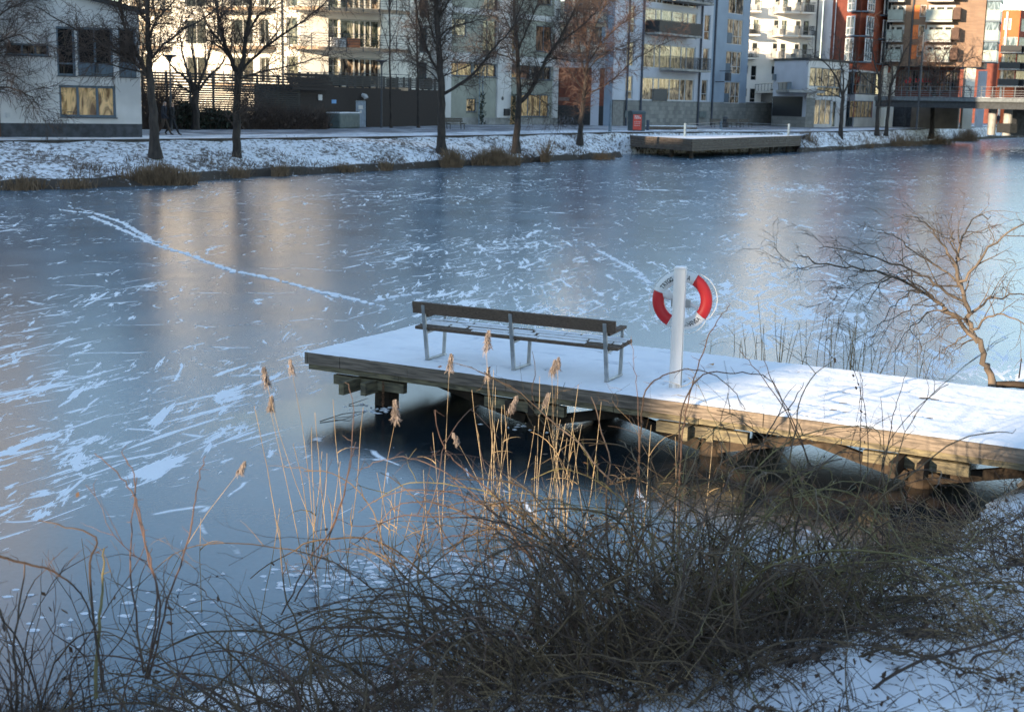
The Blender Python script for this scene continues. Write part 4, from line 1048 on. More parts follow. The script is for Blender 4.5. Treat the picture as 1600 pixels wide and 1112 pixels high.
mb = MB(); mb.poly([F8a.at(0, H8), F8a.at(F8a.L, H8), F8b.at(F8b.L, H8), F8b.at(F8b.L, H8, -9), F8a.at(0, H8, -9)], M_roof); mb.build('roof', B8)
zbays = [(96, 60), (56, 26), (18, -12), (-18, -46), (-54, -82)]
for y0, y1 in zbays:          # glazed corner bays: three faces each
    z0, z1 = F8a.uv(1335, y0)[1], F8a.uv(1335, y1)[1]
    if z1 > H8: z1 = H8 - .3
    if z0 > H8: continue
    mb = MB(); g = MB()
    for Fq, ua_, ub_ in ((F8a, F8a.uv(1331, 60)[0], F8a.L), (F8b, 0.0, X8(1353))):
        for zz in (z0, z1 - .12, z0 + (z1 - z0) * .36): Fq.box(mb, ua_, ub_, zz, zz + .12, .75, .85, M_frame_w)
        k = 2 if Fq is F8a else 3
        for i in range(k + 1):
            u = ua_ + (ub_ - ua_) * i / k; Fq.box(mb, u - .05, u + .05, z0, z1, .752, .86, M_frame_w)
        g.quad(Fq.at(ua_, z0, .8), Fq.at(ub_, z0, .8), Fq.at(ub_, z1, .8), Fq.at(ua_, z1, .8), G_sky)
        Fq.box(mb, ua_, ub_, z0 - .15, z0 - .002, .02, .85, M_frame)
    o = mb.build('glass_bay', B8); sub(g, 'pane', o)
    mb = MB(); g = MB(); ua_, ub_ = X8(1372), X8(1387)
    for zz in (z0, z1 - .12): F8b.box(mb, ua_, ub_, zz, zz + .12, .5, .6, M_frame_w)
    for i in range(4): u = ua_ + (ub_ - ua_) * i / 3; F8b.box(mb, u - .05, u + .05, z0, z1, .502, .61, M_frame_w)
    g.quad(F8b.at(ua_, z0, .55), F8b.at(ub_, z0, .55), F8b.at(ub_, z1, .55), F8b.at(ua_, z1, .55), G_sky); F8b.box(mb, ua_, ub_, z0 - .15, z0 - .002, .02, .6, M_frame)
    o = mb.build('glass_bay', B8); sub(g, 'pane', o)

# ---------- 9 tan brick building
Pc = D(1529, 150, 168); aB = math.radians(-22)
P0 = None
def ray_hit(x, P, ang):      # where the pixel column meets a line through P
    d = ray(x, 150); u = Vector((math.cos(ang), math.sin(ang), 0)); nn = Vector((-u.y, u.x, 0)); t = (P - CP).dot(nn) / d.dot(nn); q = CP + d * t; return Vector((q.x, q.y, 0))
Pc.z = 0
P0 = ray_hit(1386, Pc, aB)
F9 = Fac(P0, Pc); F9.z0 = F9.uv(1450, 104)[1]; H9 = 28
P2 = Pc + Vector((math.cos(aB + PI / 2), math.sin(aB + PI / 2), 0)) * 12
F9s = Fac(Pc, P2); F9s.z0 = F9.z0
B9 = building('brick_building', F9, 'tan brick apartment building with pale balconies standing above the bridge')
X9 = lambda x: F9.uv(x, 60)[0]
zA = F9.uv(1440, 95)[1]; zB = F9.uv(1440, 65)[1]; FH9 = (F9.uv(1440, 33)[1] - zA) / 2
for k in range(0, 6):
    z = zA + FH9 * k
    if z + FH9 > H9: break
    window(F9, B9, (X9(1434), X9(1444), z + .5, z + FH9 * .8), glass=G_rust, fr=M_frame_w, sill=False)
    window(F9, B9, (X9(1447), X9(1489), z + .8, z + FH9 * .8), glass=G_dark, cols=(1, 1.3, 1.3), fr=M_frame_w, fw=.28, sill=False)
    window(F9, B9, (X9(1388.5), X9(1412), z + .8, z + FH9 * .8), glass=G_dark, cols=(1, 1.5), fr=M_frame_w, fw=.28, sill=False)
    balcony(F9, B9, X9(1446), X9(1487), z, 1.6, 1.25, panel=M_balg, rail=M_balg, solid=True, slab=M_balw); balcony(F9, B9, X9(1387), X9(1411), z, 1.6, 1.25, panel=M_balg, rail=M_balg, solid=True, slab=M_balw)
    mb = MB(); F9.box(mb, X9(1487) + .05, X9(1487) + .9, z + .1, z + 1.5, .1, 1.5, mat('wicker_screen', (.09, .05, .035), .8)); mb.build('side_screen', B9)
    mb = MB(); F9.box(mb, X9(1423), X9(1434), z + .2, z + FH9 - .5, .003, .06, M_orange); mb.build('orange_panel', B9)
mb = MB(); F9.wall(mb, M_brick, H9, rev=.25); F9s.wall(mb, M_brick, H9)
F9.body(mb, M_brick, 12, H9); 
q0, q1 = F9.at(0, F9.z0), F9.at(F9.L, F9.z0); mb.quad(q0, F9.at(0, F9.z0, -12), F9.at(F9.L, F9.z0, -12), q1, M_conc)
mb.build('wall', B9)
pipe(F9, B9, 1417, M_metal, H9, .12)
# set-back ground floors with glazed shop front, pillars
FG = Fac(F9.at(0, 0, -3), F9.at(F9.L - 2.6, 0, -3)); zb9 = F9.z0
zg = F9.uv(1450, 145)[1]
for k in range(9):
    a = FG.L * (.12 + k * .095); window(FG, B9, (a, a + FG.L * .085, zg + .2, zb9 - .4), glass=(G_rust, G_mix, G_dark)[k % 3], cols=(1, 1), rows=(1, 1.4), fr=M_frame, sill=False)
mb = MB(); FG.wall(mb, mat('dark_red_shopfront', (.12, .035, .025), .7), zb9, z0=zg - .6); FG.wall(mb, M_plinth, zg - .6, z0=PZ); mb.build('shop_front', B9)
Mletter = mat('red_sign_letters', (.75, .02, .03), .5)
mb = MB(); u0 = FG.uv(1419, 126)[0]; z = FG.uv(1440, 126)[1]
mb.tube([FG.at(u0, z, .1), FG.at(u0, z, .25)], .42, .42, Mletter, 14, True)
rnd = random.Random(6); u = u0 + .9
while u < FG.uv(1466, 126)[0]:       # too small to read in the photograph: plain strokes
    w_ = rnd.uniform(.16, .3); FG.box(mb, u, u + w_ * .45, z - .22, z + .22, .1, .2, Mletter); FG.box(mb, u, u + w_, z - .22, z - .12, .1, .199, Mletter); u += w_ + .14
mb.build('red_sign', B9)
for x in (1516, 1386.5, 1400):
    mb = MB(); p = F9.at(F9.uv(x, 120)[0] , 0, -.8); mb.box(Vector((p.x - .6, p.y, PZ)), (1.2 if x > 1500 else .5, 0, 0), (0, .9, 0), (0, 0, zb9 - PZ), M_cream2); mb.build('pillar', B9)
mb = MB(); p = F9s.at(F9s.uv(1545, 120)[0], 0, -.6); mb.box(Vector((p.x - .5, p.y, PZ)), (.9, 0, 0), (0, .9, 0), (0, 0, zb9 - PZ), M_lav); mb.build('pillar', B9)
mb = MB(); u = FG.uv(1455, 190)[0]
FG.box(mb, FG.uv(1428, 180)[0], FG.uv(1500, 180)[0], PZ, F9.uv(1450, 166)[1], .3, 3.2, mat('tan_underpass_wall', (.20, .165, .13), .85, .1, 1)); mb.build('underpass_wall', B9)
# glazed balconies on its right hand side
for k in range(0, 6):
    z = zA + FH9 * k + .1
    if z + 2 > H9: break
    mb = MB(); F9s.box(mb, .2, 5.4, z - .2, z, .003, 1.7, M_frame); 
    F9s.box(mb, .25, 5.3, z + .01, z + 1.2, 1.6, 1.66, M_balg); F9s.box(mb, .2, .26, z + .01, z + 1.2, .1, 1.66, M_balg)
    o = mb.build('balcony', B9)
    g = MB(); g.quad(F9s.at(.25, z + 1.2, 1.63), F9s.at(5.3, z + 1.2, 1.63), F9s.at(5.3, z + FH9 - .25, 1.63), F9s.at(.25, z + FH9 - .25, 1.63), G_sky); g.quad(F9s.at(.23, z + 1.2, .1), F9s.at(.23, z + 1.2, 1.63), F9s.at(.23, z + FH9 - .25, 1.63), F9s.at(.23, z + FH9 - .25, .1), G_sky)
    sub(g, 'pane', o)

# ---------- 10 orange red building at the right edge
Pc = D(1583, 150, 240); Pc.z = 0; aR = math.radians(-14)
P0 = ray_hit(1556, Pc, aR); FA = Fac(P0, Pc); P2 = ray_hit(1680, Pc, math.radians(38)); FB = Fac(Pc, P2)
H10 = FA.uv(1583, 16)[1]
B10 = building('orange_building', FA, 'orange red rendered building with dark balconies at the right edge')
zz = FA.uv(1570, 58)[1]
window(FA, B10, (FA.uv(1568, 40)[0], FA.uv(1580, 40)[0], FA.uv(1575, 47)[1], FA.uv(1575, 29)[1]), glass=G_dark, fr=M_frame_w, fw=.3, cols=(1, .5), sill=False)
for k, y in enumerate((82, 108, 134)):
    z = FA.uv(1575, y)[1]
    window(FA, B10, (FA.uv(1569, 40)[0], FA.L - .1, z + .2, z + 2.6), glass=(G_sky, G_mix, G_warm)[k], cols=(1, 1), fr=M_frame_w, sill=False)
    window(FB, B10, (.3, FB.L * .35, z + .2, z + 2.6), glass=(G_sky, G_mix, G_warm)[k], cols=(1, 1), fr=M_frame_w, sill=False)
    balcony(FA, B10, FA.uv(1566, 40)[0], FA.L + .5, z, 2.0, 1.1, panel=M_dark, solid=True); balcony(FB, B10, -.2, FB.L * .4, z, 2.0, 1.1, panel=M_dark, solid=True)
window(FB, B10, (.6, FB.L * .16, FB.uv(1592, 49)[1], FB.uv(1592, 29)[1]), glass=G_sky, cols=(1, 1), fr=M_frame_w, sill=False)
mb = MB(); FA.wall(mb, M_orange2, H10); FB.wall(mb, M_redbr, H10); FB.body(mb, M_redbr, 14, H10); a = FA.at(0, PZ); b = a + Vector((4, 14, 0)); mb.quad(b, a, Vector((a.x, a.y, H10)), Vector((b.x, b.y, H10)), M_orange2); mb.build('wall', B10)  # right face takes the dark red as painted shade
pipe(FA, B10, 1563, M_cream, H10 - .3, .2)

# ---------- 11 the road bridge
M_railg = mat('dull_grey_railing', (.15, .16, .17), .6)
PbL, PbR = D(1392, 160, 162), D(1900, 170, 122)
FBr = Fac(PbL, PbR, 0)
BR = thing('road_bridge', FBr.at(FBr.L * .4, 0, -4), 'dark flat road bridge with thin railing crossing at the right', 'bridge')
zt, zb_ = D(1500, 152.5, FBr.at(FBr.uv(1500, 155)[0], 0).y).z, D(1500, 168, FBr.at(FBr.uv(1500, 155)[0], 0).y).z
mb = MB(); FBr.box(mb, -3, FBr.L, zb_ + .55, zt, -12, 0, mat('bridge_paint', (.05, .055, .06), .6)); FBr.box(mb, -3, FBr.L, zt - .42, zt - .05, .002, .08, mat('bridge_edge', (.16, .18, .19), .6))
FBr.box(mb, -3, FBr.L, zt + .002, zt + .06, -11.9, -.1, M_street)
mb.build('deck', BR)
for k in range(6):
    mb = MB(); FBr.box(mb, -3, FBr.L, zb_ - .1, zb_ + .545, -.5 - k * 2.2, -.15 - k * 2.2, mat('bridge_paint', (.05, .055, .06), .6)); mb.build('girder', BR)
mb = MB(); zr = zt + 1.15
for h in (.25, .5, .75, 1.15): mb.beam(FBr.at(-3, zt + h, -.1), FBr.at(FBr.L, zt + h, -.1), .05, .05, M_railg)
k = int(FBr.L / 1.6)
for i in range(k + 1): mb.beam(FBr.at(FBr.L * i / k, zt, -.1), FBr.at(FBr.L * i / k, zr, -.1), .07, .07, M_railg, up=(1, 0, 0))
mb.build('railing', BR)
for x in (1518, 1542):
    mb = MB(); u = FBr.uv(x, 180)[0]; p = FBr.at(u, 0, -3); mb.tube([Vector((p.x, p.y, PZ - .3)), Vector((p.x, p.y, zb_ + .56))], .45, .45, M_conc, 12); mb.build('pillar', BR)
mb = MB(); FBr.box(mb, FBr.uv(1512, 200)[0], FBr.uv(1512, 200)[0] + 1.2, PZ - .3, zb_ + .5, -9, -5, M_plinth); FBr.box(mb, FBr.uv(1530, 195)[0], FBr.uv(1551, 195)[0], PZ, PZ + 1.0, -3.5, -2.5, M_dark); mb.build('abutment', BR)

# ---------- 12 dark slatted fence and dark store with a door
Pa, Pb_, Pc_ = U(215, 204, PZ) + Vector((-1, 5, 0)), U(470, 201, PZ), U(691, 196.5, PZ)
FF = Fac(Pa, Pb_); FS = Fac(Pb_, Pc_)
FE = thing('slatted_fence', FF.at(FF.L / 2, PZ, 0), 'tall dark slatted timber fence behind the hedge in front of the cream building', 'fence')
ztp = FF.uv(400, 118)[1]; mb = MB(); z = PZ + .1
while z < ztp: FF.box(mb, 0, FF.L, z, z + .115, -.03, 0, M_dark); z += (.15 if z < PZ + 2.6 else .19)
mb.build('slat_panel', FE)
for i in range(int(FF.L / 1.8) + 1):
    mb = MB(); FF.box(mb, i * 1.8, i * 1.8 + .12, PZ, ztp + .08, -.16, -.035, M_dark); mb.build('post', FE)
ST = thing('storage_shed', FS.at(FS.L / 2, PZ, -2), 'long low dark brown clad store with a grey blue door and slatted roof railing', 'shed')
zs = FS.uv(580, 138)[1]; zr = FS.uv(580, 119.5)[1]
rr = FS.rect(556, 157, 573, 196); FS.hole((rr[0], rr[1], PZ, rr[3]))
mb = MB(); FS.z0 = PZ - .1; FS.wall(mb, M_brownc, zs); FS.body(mb, M_brownc, 4, zs, roofm=M_snow); mb.build('wall', ST)
mb = MB(); FS.box(mb, rr[0] + .02, rr[1] - .02, PZ, rr[3] - .02, -.12, -.06, mat('grey_blue_door', (.20, .26, .34), .55)); o = mb.build('door', ST)
mb = MB(); r2 = FS.rect(561, 165, 568, 171); FS.box(mb, *r2, -.058, -.05, M_frame_w); r2 = FS.rect(563, 173, 566, 177); FS.box(mb, *r2, -.058, -.05, M_frame_w); sub(mb, 'notice', o)
mb = MB(); r2 = FS.rect(558, 174, 559, 176); FS.box(mb, *r2, -.058, .0, M_metal); sub(mb, 'handle', o)
mb = MB(); r2 = FS.rect(563, 148, 569, 152); mb.tube([FS.at((r2[0] + r2[1]) / 2, r2[2] + .15, 0), FS.at((r2[0] + r2[1]) / 2, r2[2] + .1, .25), FS.at((r2[0] + r2[1]) / 2, r2[2] - .1, .35)], .16, .2, M_frame_w, 10, True); mb.build('wall_lamp', ST)
mb = MB(); r2 = FS.rect(518, 156, 525, 162); FS.box(mb, *r2, .002, .03, mat('blue_sign', (.10, .28, .55), .5)); mb.build('sign_plate', ST)
mb = MB(); r2 = FS.rect(496, 148, 502, 157); FS.box(mb, *r2, .05, .09, M_frame_w); mb.build('poster', ST)
for i in range(int(FS.L / 1.15) + 1):
    mb = MB(); u = i * 1.15; FS.box(mb, u, u + .14, zs, zr + .06, -.2, -.06, M_dark); mb.build('railing_post', ST)
mb = MB()
for k in range(6): z = zs + .12 + k * (zr - zs - .1) / 6; FS.box(mb, 0, FS.L, z, z + .10, -.055, -.01, M_dark)
rnd = random.Random(8)
for _ in range(7): u = rnd.uniform(.5, FS.L - 2); FS.box(mb, u, u + rnd.uniform(.6, 1.4), zs + .05, zs + rnd.uniform(.7, 1.2), -1.2, -.4, M_brownc)
mb.build('slat_railing', ST)
mb = MB(); 
for k in range(5): u0 = FF.uv(458, 130)[0] - k * .0; FS.box(mb, FS.uv(478, 130)[0] - 3 + k * .0, FS.uv(512, 130)[0], zr - .25 - k * .24, zr - .05 - k * .24, .1 + k * .15, .14 + k * .15, M_brownc)
mb.build('awning', ST)
TB = thing('utility_box', U(536, 201, PZ), 'low grey green utility box with rounded end and snow on top beside the shed door', 'utility box')
mb = MB(); c0 = U(520, 201, PZ); c1 = U(552, 200, PZ); h = (U(536, 201, PZ).y) * 23 / 2100; m = mat('green_grey_metal2', (.09, .12, .12), .6)
mb.beam(c0 + Vector((0, 0, h / 2)), c1 + Vector((0, 0, h / 2)), 1.2, h, m); mb.build('body', TB, bevel=.12)
mb = MB(); mb.beam(c0 + Vector((0, 0, h + .04)), c1 + Vector((0, 0, h + .04)), 1.1, .07, M_snow); mb.build('snow_cap', TB)

# ---------- unseen blocks added outside the picture to shade the canal (low sun from behind left)
def block(name, a, b, H, depth, lab, m):
    s = Fac(a, b); s.z0 = 0; B = thing(name, s.at(s.L / 2, 0, -depth / 2), lab, 'building')
    mb = MB(); s.holes = []
    for k in range(int(H / 3.1) - 1):
        for i in range(int(s.L / 3.4)):
            pass
    s.wall(mb, m, H); s.body(mb, m, depth, H); mb.build('wall', B)
    mb = MB(); s.box(mb, -.3, s.L + .3, H + .01, H + .4, -depth - .3, .3, M_roof); mb.build('roof', B); return B
S_ = Vector((math.sin(SUN_AZ), math.cos(SUN_AZ), 0)); PP = Vector((S_.y, -S_.x, 0))
def cpt(c, al): return PP * c - S_ * al
block('apartment_building', cpt(-9.75, 80), cpt(-64.6, 80), 36, 12, 'tall unseen block added on the near shore to shade canal and trees', M_cream)
block('apartment_building', cpt(-64.9, 80), cpt(-76, 80), 30, 12, 'unseen block added beside the tall one, lower to let sun reach tree tops', M_white)
block('apartment_building', cpt(26, 84), cpt(-6.3, 84), 27, 12, 'lower unseen block added on the near shore to shade the bottom brambles', M_brick)
block('apartment_building', Vector((-38, 86, 0)), Vector((-78, 60, 0)), 14.5, 12, 'unseen block added west of the white house to shade the far bank', M_cream)
block('apartment_building', cpt(-87, -29.7), cpt(-74, -24), 29, 10, 'tall unseen block added beyond the left edge to shade lobby and bridge', M_white)
block('apartment_building', cpt(-89.6, -31), cpt(-83.7, -31), 37, 4, 'slim unseen tower added beyond the left edge to shade the lobby', M_white)
block('apartment_building', Vector((170, -22, 0)), Vector((38, -30, 0)), 19, 12, 'long unseen brick block added at the right to darken window reflections', M_brick)  # unseen, added so far windows mirror something dark
# ================================================================ TREES
def bark(name, c1, c2): return mat(name, c1, .9, .1, 6, .5, 25, stretch=(1, 1, .3), col2=c2)
M_bark = bark('grey_brown_bark', (.055, .044, .038), (.022, .018, .016))
M_twig = mat('brown_twig', (.075, .052, .042), .8, .2, 2)
M_twig2 = mat('reddish_twig', (.10, .06, .048), .8, .2, 2)
M_will = bark('willow_bark', (.16, .125, .095), (.06, .048, .038))
def path(p, d, L, R, seg, wob, lift):
    pts = [p]; st = L / seg; d = d.normalized()
    for i in range(seg):
        d = (d + Vector((R.gauss(0, wob), R.gauss(0, wob), R.gauss(0, wob) + lift))).normalized()
        p = p + d * st; pts.append(p)
    return pts
def plen(P): return sum((b - a).length for a, b in zip(P, P[1:]))
def along(P, t):
    k = t * (len(P) - 1); i = min(int(k), len(P) - 2); return P[i].lerp(P[i + 1], k - i), (P[i + 1] - P[i]).normalized()
def sprout(mb, P, r0, r1, lv, R, cfg, m):
    L = plen(P); n_ = max(1, int(L / cfg['gap'][lv]))
    for i in range(n_):
        t = cfg['t0'][lv] + (1 - cfg['t0'][lv]) * (i + R.random()) / n_
        t = min(t, .99); p, tn = along(P, t)
        v = Vector((R.gauss(0, 1), R.gauss(0, 1), R.gauss(0, 1))); side = v - tn * v.dot(tn); side.normalize()
        an = math.radians(R.uniform(*cfg['ang'])); d = tn * math.cos(an) + side * math.sin(an)
        d.z += cfg['up'][lv]
        ln = cfg['len'][lv] * R.uniform(.5, 1.15) * (1 - .45 * t)
        ra = (r0 + (r1 - r0) * t) * .55; ra = max(min(ra, cfg['rmax'][lv]), cfg['rmin'])
        q = path(p, d, ln, R, cfg['seg'][lv], cfg['wob'], cfg['lift'][lv])
        mb.tube(q, ra, cfg['rmin'] * .7, m, 4 if lv == 0 else 3)
        if lv + 1 < cfg['levels']: sprout(mb, q, ra, cfg['rmin'], lv + 1, R, cfg, m)
CFG = dict(levels=3, gap=(.27, .21, .17), t0=(.12, .15, .1), ang=(28, 62), up=(.25, .05, -.15), len=(2.4, 1.35, .85), rmax=(.035, .02, .015), rmin=.0095, seg=(5, 4, 3), wob=.13, lift=(.03, -.05, -.12))
def tree(name, label, base, limbs, seed, cfg=None, cat='tree', group=None, mt=None, mw=None, base_z=None, spread=2.2, Y=None, n_trunk=1):
    R = random.Random(seed); cfg = cfg or CFG; mt = mt or M_bark; mw = mw or M_twig
    bp0 = U(base[0], base[1], base_z if base_z is not None else PZ) if Y is None else D(base[0], base[1], Y)
    Yb = bp0.y; T = thing(name, bp0, label, cat, group)
    mt_, mc = MB(), MB()
    for k, (pp, r0, r1) in enumerate(limbs):
        pts = []; dy = 0 if k < n_trunk else R.uniform(-1, 1) * spread
        for i, (x, y) in enumerate(pp):
            t = i / max(1, len(pp) - 1); pts.append(D(x, y, Yb + dy * t ** 1.2))
        # smooth the polyline
        P = []
        for i in range(len(pts) - 1):
            a, b = pts[i], pts[i + 1]; pa = pts[i - 1] if i else a - (b - a) * .5; pb = pts[i + 2] if i + 2 < len(pts) else b + (b - a) * .5
            for j in range(4):
                t = j / 4; P.append(.5 * ((2 * a) + (b - pa) * t + (2 * pa - 5 * a + 4 * b - pb) * t * t + (3 * a - pa - 3 * b + pb) * t ** 3))
        P.append(pts[-1])
        for i in range(1, len(P) - 1): P[i] = P[i] + Vector((R.gauss(0, .02), R.gauss(0, .03), R.gauss(0, .02)))
        tgt = mt_ if k < n_trunk else mc
        N = len(P); rs = [r0 + (r1 - r0) * (i / (N - 1)) ** .8 for i in range(N)]
        if k == 0: rs[0] *= 1.5; rs[1] *= 1.12; P[0] = P[0] - Vector((0, 0, .25))
        tgt.tube(P, r0, r1, mt, 9 if k < n_trunk else 7, rs=rs)
        c2 = dict(cfg); 
        if k == 0: c2['t0'] = (cfg.get('trunk_t', .38),) + tuple(cfg['t0'][1:])
        sprout(mc, P, r0, r1, 0, R, c2, mw)
    mt_.build('trunk', T, smooth=True); mc.build('crown', T, smooth=True)
    return T
G1 = 'bare trees along the far bank'
BZ_ = .75
tree('bare_tree', 'bare tree beside the right corner of the white house', (243, 240), [
    ([(243, 240), (240, 190), (236, 140), (233, 95), (231, 50), (229, -10), (228, -60)], .27, .06),
    ([(234, 125), (222, 108), (195, 92), (150, 62), (110, 42), (55, 10)], .09, .02), ([(232, 122), (214, 85), (196, 45), (187, 10), (182, -40)], .12, .04),
    ([(236, 92), (255, 70), (290, 45), (330, 20), (352, -10)], .08, .02), ([(232, 60), (245, 30), (270, 5), (290, -30)], .07, .02), ([(235, 118), (215, 112), (170, 100), (130, 78)], .06, .02), ([(231, 40), (215, 10), (205, -30)], .06, .02)], 11, group=G1, base_z=1.2)
tree('bare_tree', 'forked bare tree in front of the dark slatted fence with two long rising limbs', (371, 250), [
    ([(371, 250), (370, 215), (369, 170), (372, 118)], .25, .17),
    ([(372, 122), (362, 95), (348, 60), (340, 25), (335, -20)], .15, .05), ([(373, 120), (381, 85), (386, 45), (392, 0), (396, -50)], .15, .05),
    ([(376, 112), (395, 92), (430, 62), (465, 40), (500, 12), (520, -10)], .09, .03), ([(374, 124), (410, 112), (450, 104), (500, 90), (516, 86)], .06, .015),
    ([(370, 115), (350, 75), (325, 40), (310, 0)], .08, .02), ([(384, 60), (400, 30), (425, 5), (440, -20)], .07, .02), ([(355, 80), (345, 30), (352, -20)], .07, .02)], 12, group=G1, base_z=BZ_)
tree('bare_tree', 'bare tree with the thickest straight trunk and one long limb rising to the right', (690, 234), [
    ([(690, 234), (690, 200), (690, 150), (687, 100), (684, 50), (681, 0), (680, -50)], .30, .12),
    ([(691, 148), (718, 132), (745, 110), (768, 80), (795, 50), (812, 15), (822, -10)], .11, .03), ([(688, 118), (670, 85), (658, 50), (650, 10), (645, -30)], .10, .03),
    ([(685, 62), (702, 45), (735, 35), (770, 25)], .07, .02), ([(688, 120), (720, 108), (745, 95)], .05, .015), ([(686, 80), (672, 40), (668, 0)], .07, .02), ([(683, 30), (700, 5), (720, -25)], .07, .02),
    ([(690, 135), (672, 112), (645, 100), (625, 92)], .05, .015)], 13, group=G1, base_z=1.0)
tree('bare_tree', 'bare tree forking low before the grey green building with a wall lamp', (806, 234), [
    ([(806, 234), (808, 200), (811, 160), (810, 120), (808, 70), (805, 30), (802, -20)], .27, .07),
    ([(811, 162), (824, 148), (842, 118), (855, 90), (872, 65), (888, 35), (905, 0), (915, -30)], .17, .05), ([(810, 78), (822, 50), (834, 22), (845, -10)], .08, .03),
    ([(810, 102), (795, 90), (770, 83), (740, 84), (705, 98)], .06, .012), ([(845, 98), (868, 92), (900, 97), (925, 96)], .05, .012), ([(866, 72), (900, 48), (930, 20), (950, -10)], .07, .02),
    ([(812, 145), (835, 150), (862, 168), (882, 182)], .04, .01), ([(812, 70), (795, 40), (780, 10)], .06, .02)], 14, group=G1, base_z=0.86)
tree('bare_tree', 'bare tree catching sun on its upper twigs in front of the rust brown gateway', (906, 222), [
    ([(906, 222), (908, 190), (912, 155), (916, 120)], .22, .13),
    ([(916, 122), (920, 80), (930, 40), (945, 5), (955, -20)], .10, .03), ([(915, 122), (907, 85), (902, 40), (900, -10)], .09, .03),
    ([(913, 148), (938, 138), (965, 118), (990, 95), (1030, 72), (1062, 58)], .07, .02), ([(917, 115), (935, 90), (965, 75), (1000, 62)], .06, .015), ([(918, 100), (945, 60), (975, 35), (1000, 20)], .07, .02),
    ([(910, 140), (890, 110), (870, 80)], .05, .015), ([(918, 95), (915, 40), (922, -10)], .07, .02)], 15, mw=M_twig2, group=G1, base_z=1.17)
tree('bare_tree', 'bare tree outside the left edge with branches hanging into the picture', (-62, 246), [
    ([(-62, 246), (-60, 180), (-58, 100), (-55, 20)], .3, .1), ([(-58, 150), (-20, 138), (25, 140), (55, 158), (66, 180)], .07, .012), ([(-58, 110), (-10, 70), (30, 55), (60, 75)], .07, .012), ([(-57, 80), (-10, 30), (40, 0)], .08, .02),
    ([(-58, 130), (-20, 110), (15, 115), (40, 130)], .06, .012)], 16, group=G1, base_z=BZ_)
CF2 = dict(CFG); CF2.update(gap=(.5, .4, .35), len=(1.9, 1.0, .6), up=(.6, .3, .1), lift=(.08, .05, .02), ang=(20, 45), trunk_t=.8)
tree('pollard_tree', 'short pollarded tree with a fan of rising limbs behind the walking couple', (306, 203), [
    ([(306, 203), (306, 180), (305, 142)], .26, .24),
    ([(304, 145), (290, 122), (272, 108), (255, 84)], .12, .03), ([(304, 143), (292, 110), (285, 80), (280, 50)], .12, .03), ([(305, 142), (305, 105), (300, 70), (302, 40)], .12, .03),
    ([(306, 143), (320, 108), (330, 75), (338, 40)], .12, .03), ([(307, 145), (325, 122), (345, 102), (356, 80)], .12, .03), ([(304, 148), (280, 135), (258, 128)], .09, .02), ([(307, 144), (316, 120), (322, 95), (318, 60)], .1, .03)], 17, CF2, base_z=PZ)
CF3 = dict(CFG); CF3.update(gap=(.35, .35, .3), len=(2.2, 1.6, 1.0), up=(.1, -.1, -.4), lift=(-.02, -.12, -.2), ang=(25, 60), trunk_t=.35)
G2 = 'young trees in front of the shed'
tree('young_tree', 'thin straight young tree just right of the shed door', (611, 200), [([(611, 200), (610, 130), (609, 60), (608, -20)], .10, .05), ([(609, 80), (596, 40), (590, 0)], .04, .01), ([(609, 70), (625, 30), (632, -10)], .04, .01)], 18, CF2, group=G2)
tree('young_tree', 'young tree with dense hanging twigs near the right end of the shed', (654, 200), [([(654, 200), (653, 130), (651, 60), (650, -20)], .12, .05), ([(652, 110), (665, 80), (672, 60)], .05, .01), ([(652, 90), (636, 60), (625, 50)], .05, .01), ([(652, 60), (665, 30), (675, 10)], .05, .01), ([(652, 50), (636, 20), (625, 0)], .05, .01)], 19, CF3, group=G2)
CF4 = dict(CFG); CF4.update(rmin=.018, gap=(.5, .4, .35))
G3 = 'bare trees by the road bridge'
tree('bare_tree', 'bare tree in front of the lobby building window', (1313, 214), [([(1313, 214), (1315, 180), (1317, 150)], .22, .18), ([(1317, 152), (1308, 125), (1296, 105), (1280, 92), (1265, 88)], .12, .03), ([(1317, 150), (1318, 120), (1312, 90), (1315, 60)], .1, .03), ([(1317, 150), (1328, 125), (1334, 100), (1338, 75)], .1, .03), ([(1318, 155), (1290, 142), (1265, 140)], .06, .02)], 21, CF4, base_z=1.22, group=G3)
tree('bare_tree', 'left one of two close bare trunks before the golden street window', (1370, 209), [([(1370, 209), (1371, 180), (1374, 150), (1374, 120)], .22, .16), ([(1374, 125), (1366, 95), (1360, 60), (1358, 30)], .12, .03), ([(1374, 120), (1383, 90), (1390, 60)], .1, .03), ([(1374, 140), (1350, 120), (1335, 100)], .08, .02)], 22, CF4, base_z=1.42, group=G3)
tree('bare_tree', 'right one of two close bare trunks before the golden street window', (1384, 209), [([(1384, 209), (1387, 180), (1390, 150), (1392, 130)], .20, .14), ([(1391, 138), (1402, 110), (1412, 85), (1425, 60)], .1, .03), ([(1390, 150), (1395, 115), (1390, 80)], .1, .03), ([(1391, 150), (1420, 120), (1440, 110)], .07, .02)], 23, CF4, base_z=1.42, group=G3)
CF5 = dict(CF3); CF5.update(rmin=.018, gap=(.35, .35, .3), trunk_t=.6)
tree('bare_tree', 'wide drooping bare tree rising in front of the bridge railing', (1455, 214), [([(1455, 214), (1457, 180), (1460, 140), (1462, 120)], .30, .2), ([(1460, 150), (1445, 138), (1425, 128), (1405, 118)], .14, .03), ([(1460, 140), (1452, 110), (1445, 85), (1432, 70)], .12, .03), ([(1462, 125), (1470, 100), (1480, 80), (1500, 60)], .12, .03), ([(1462, 135), (1485, 115), (1510, 95), (1530, 88)], .12, .03), ([(1462, 150), (1485, 140), (1508, 135)], .1, .03), ([(1462, 120), (1462, 90), (1458, 60)], .1, .03)], 24, CF5, mw=M_twig2, base_z=0.8, group=G3)

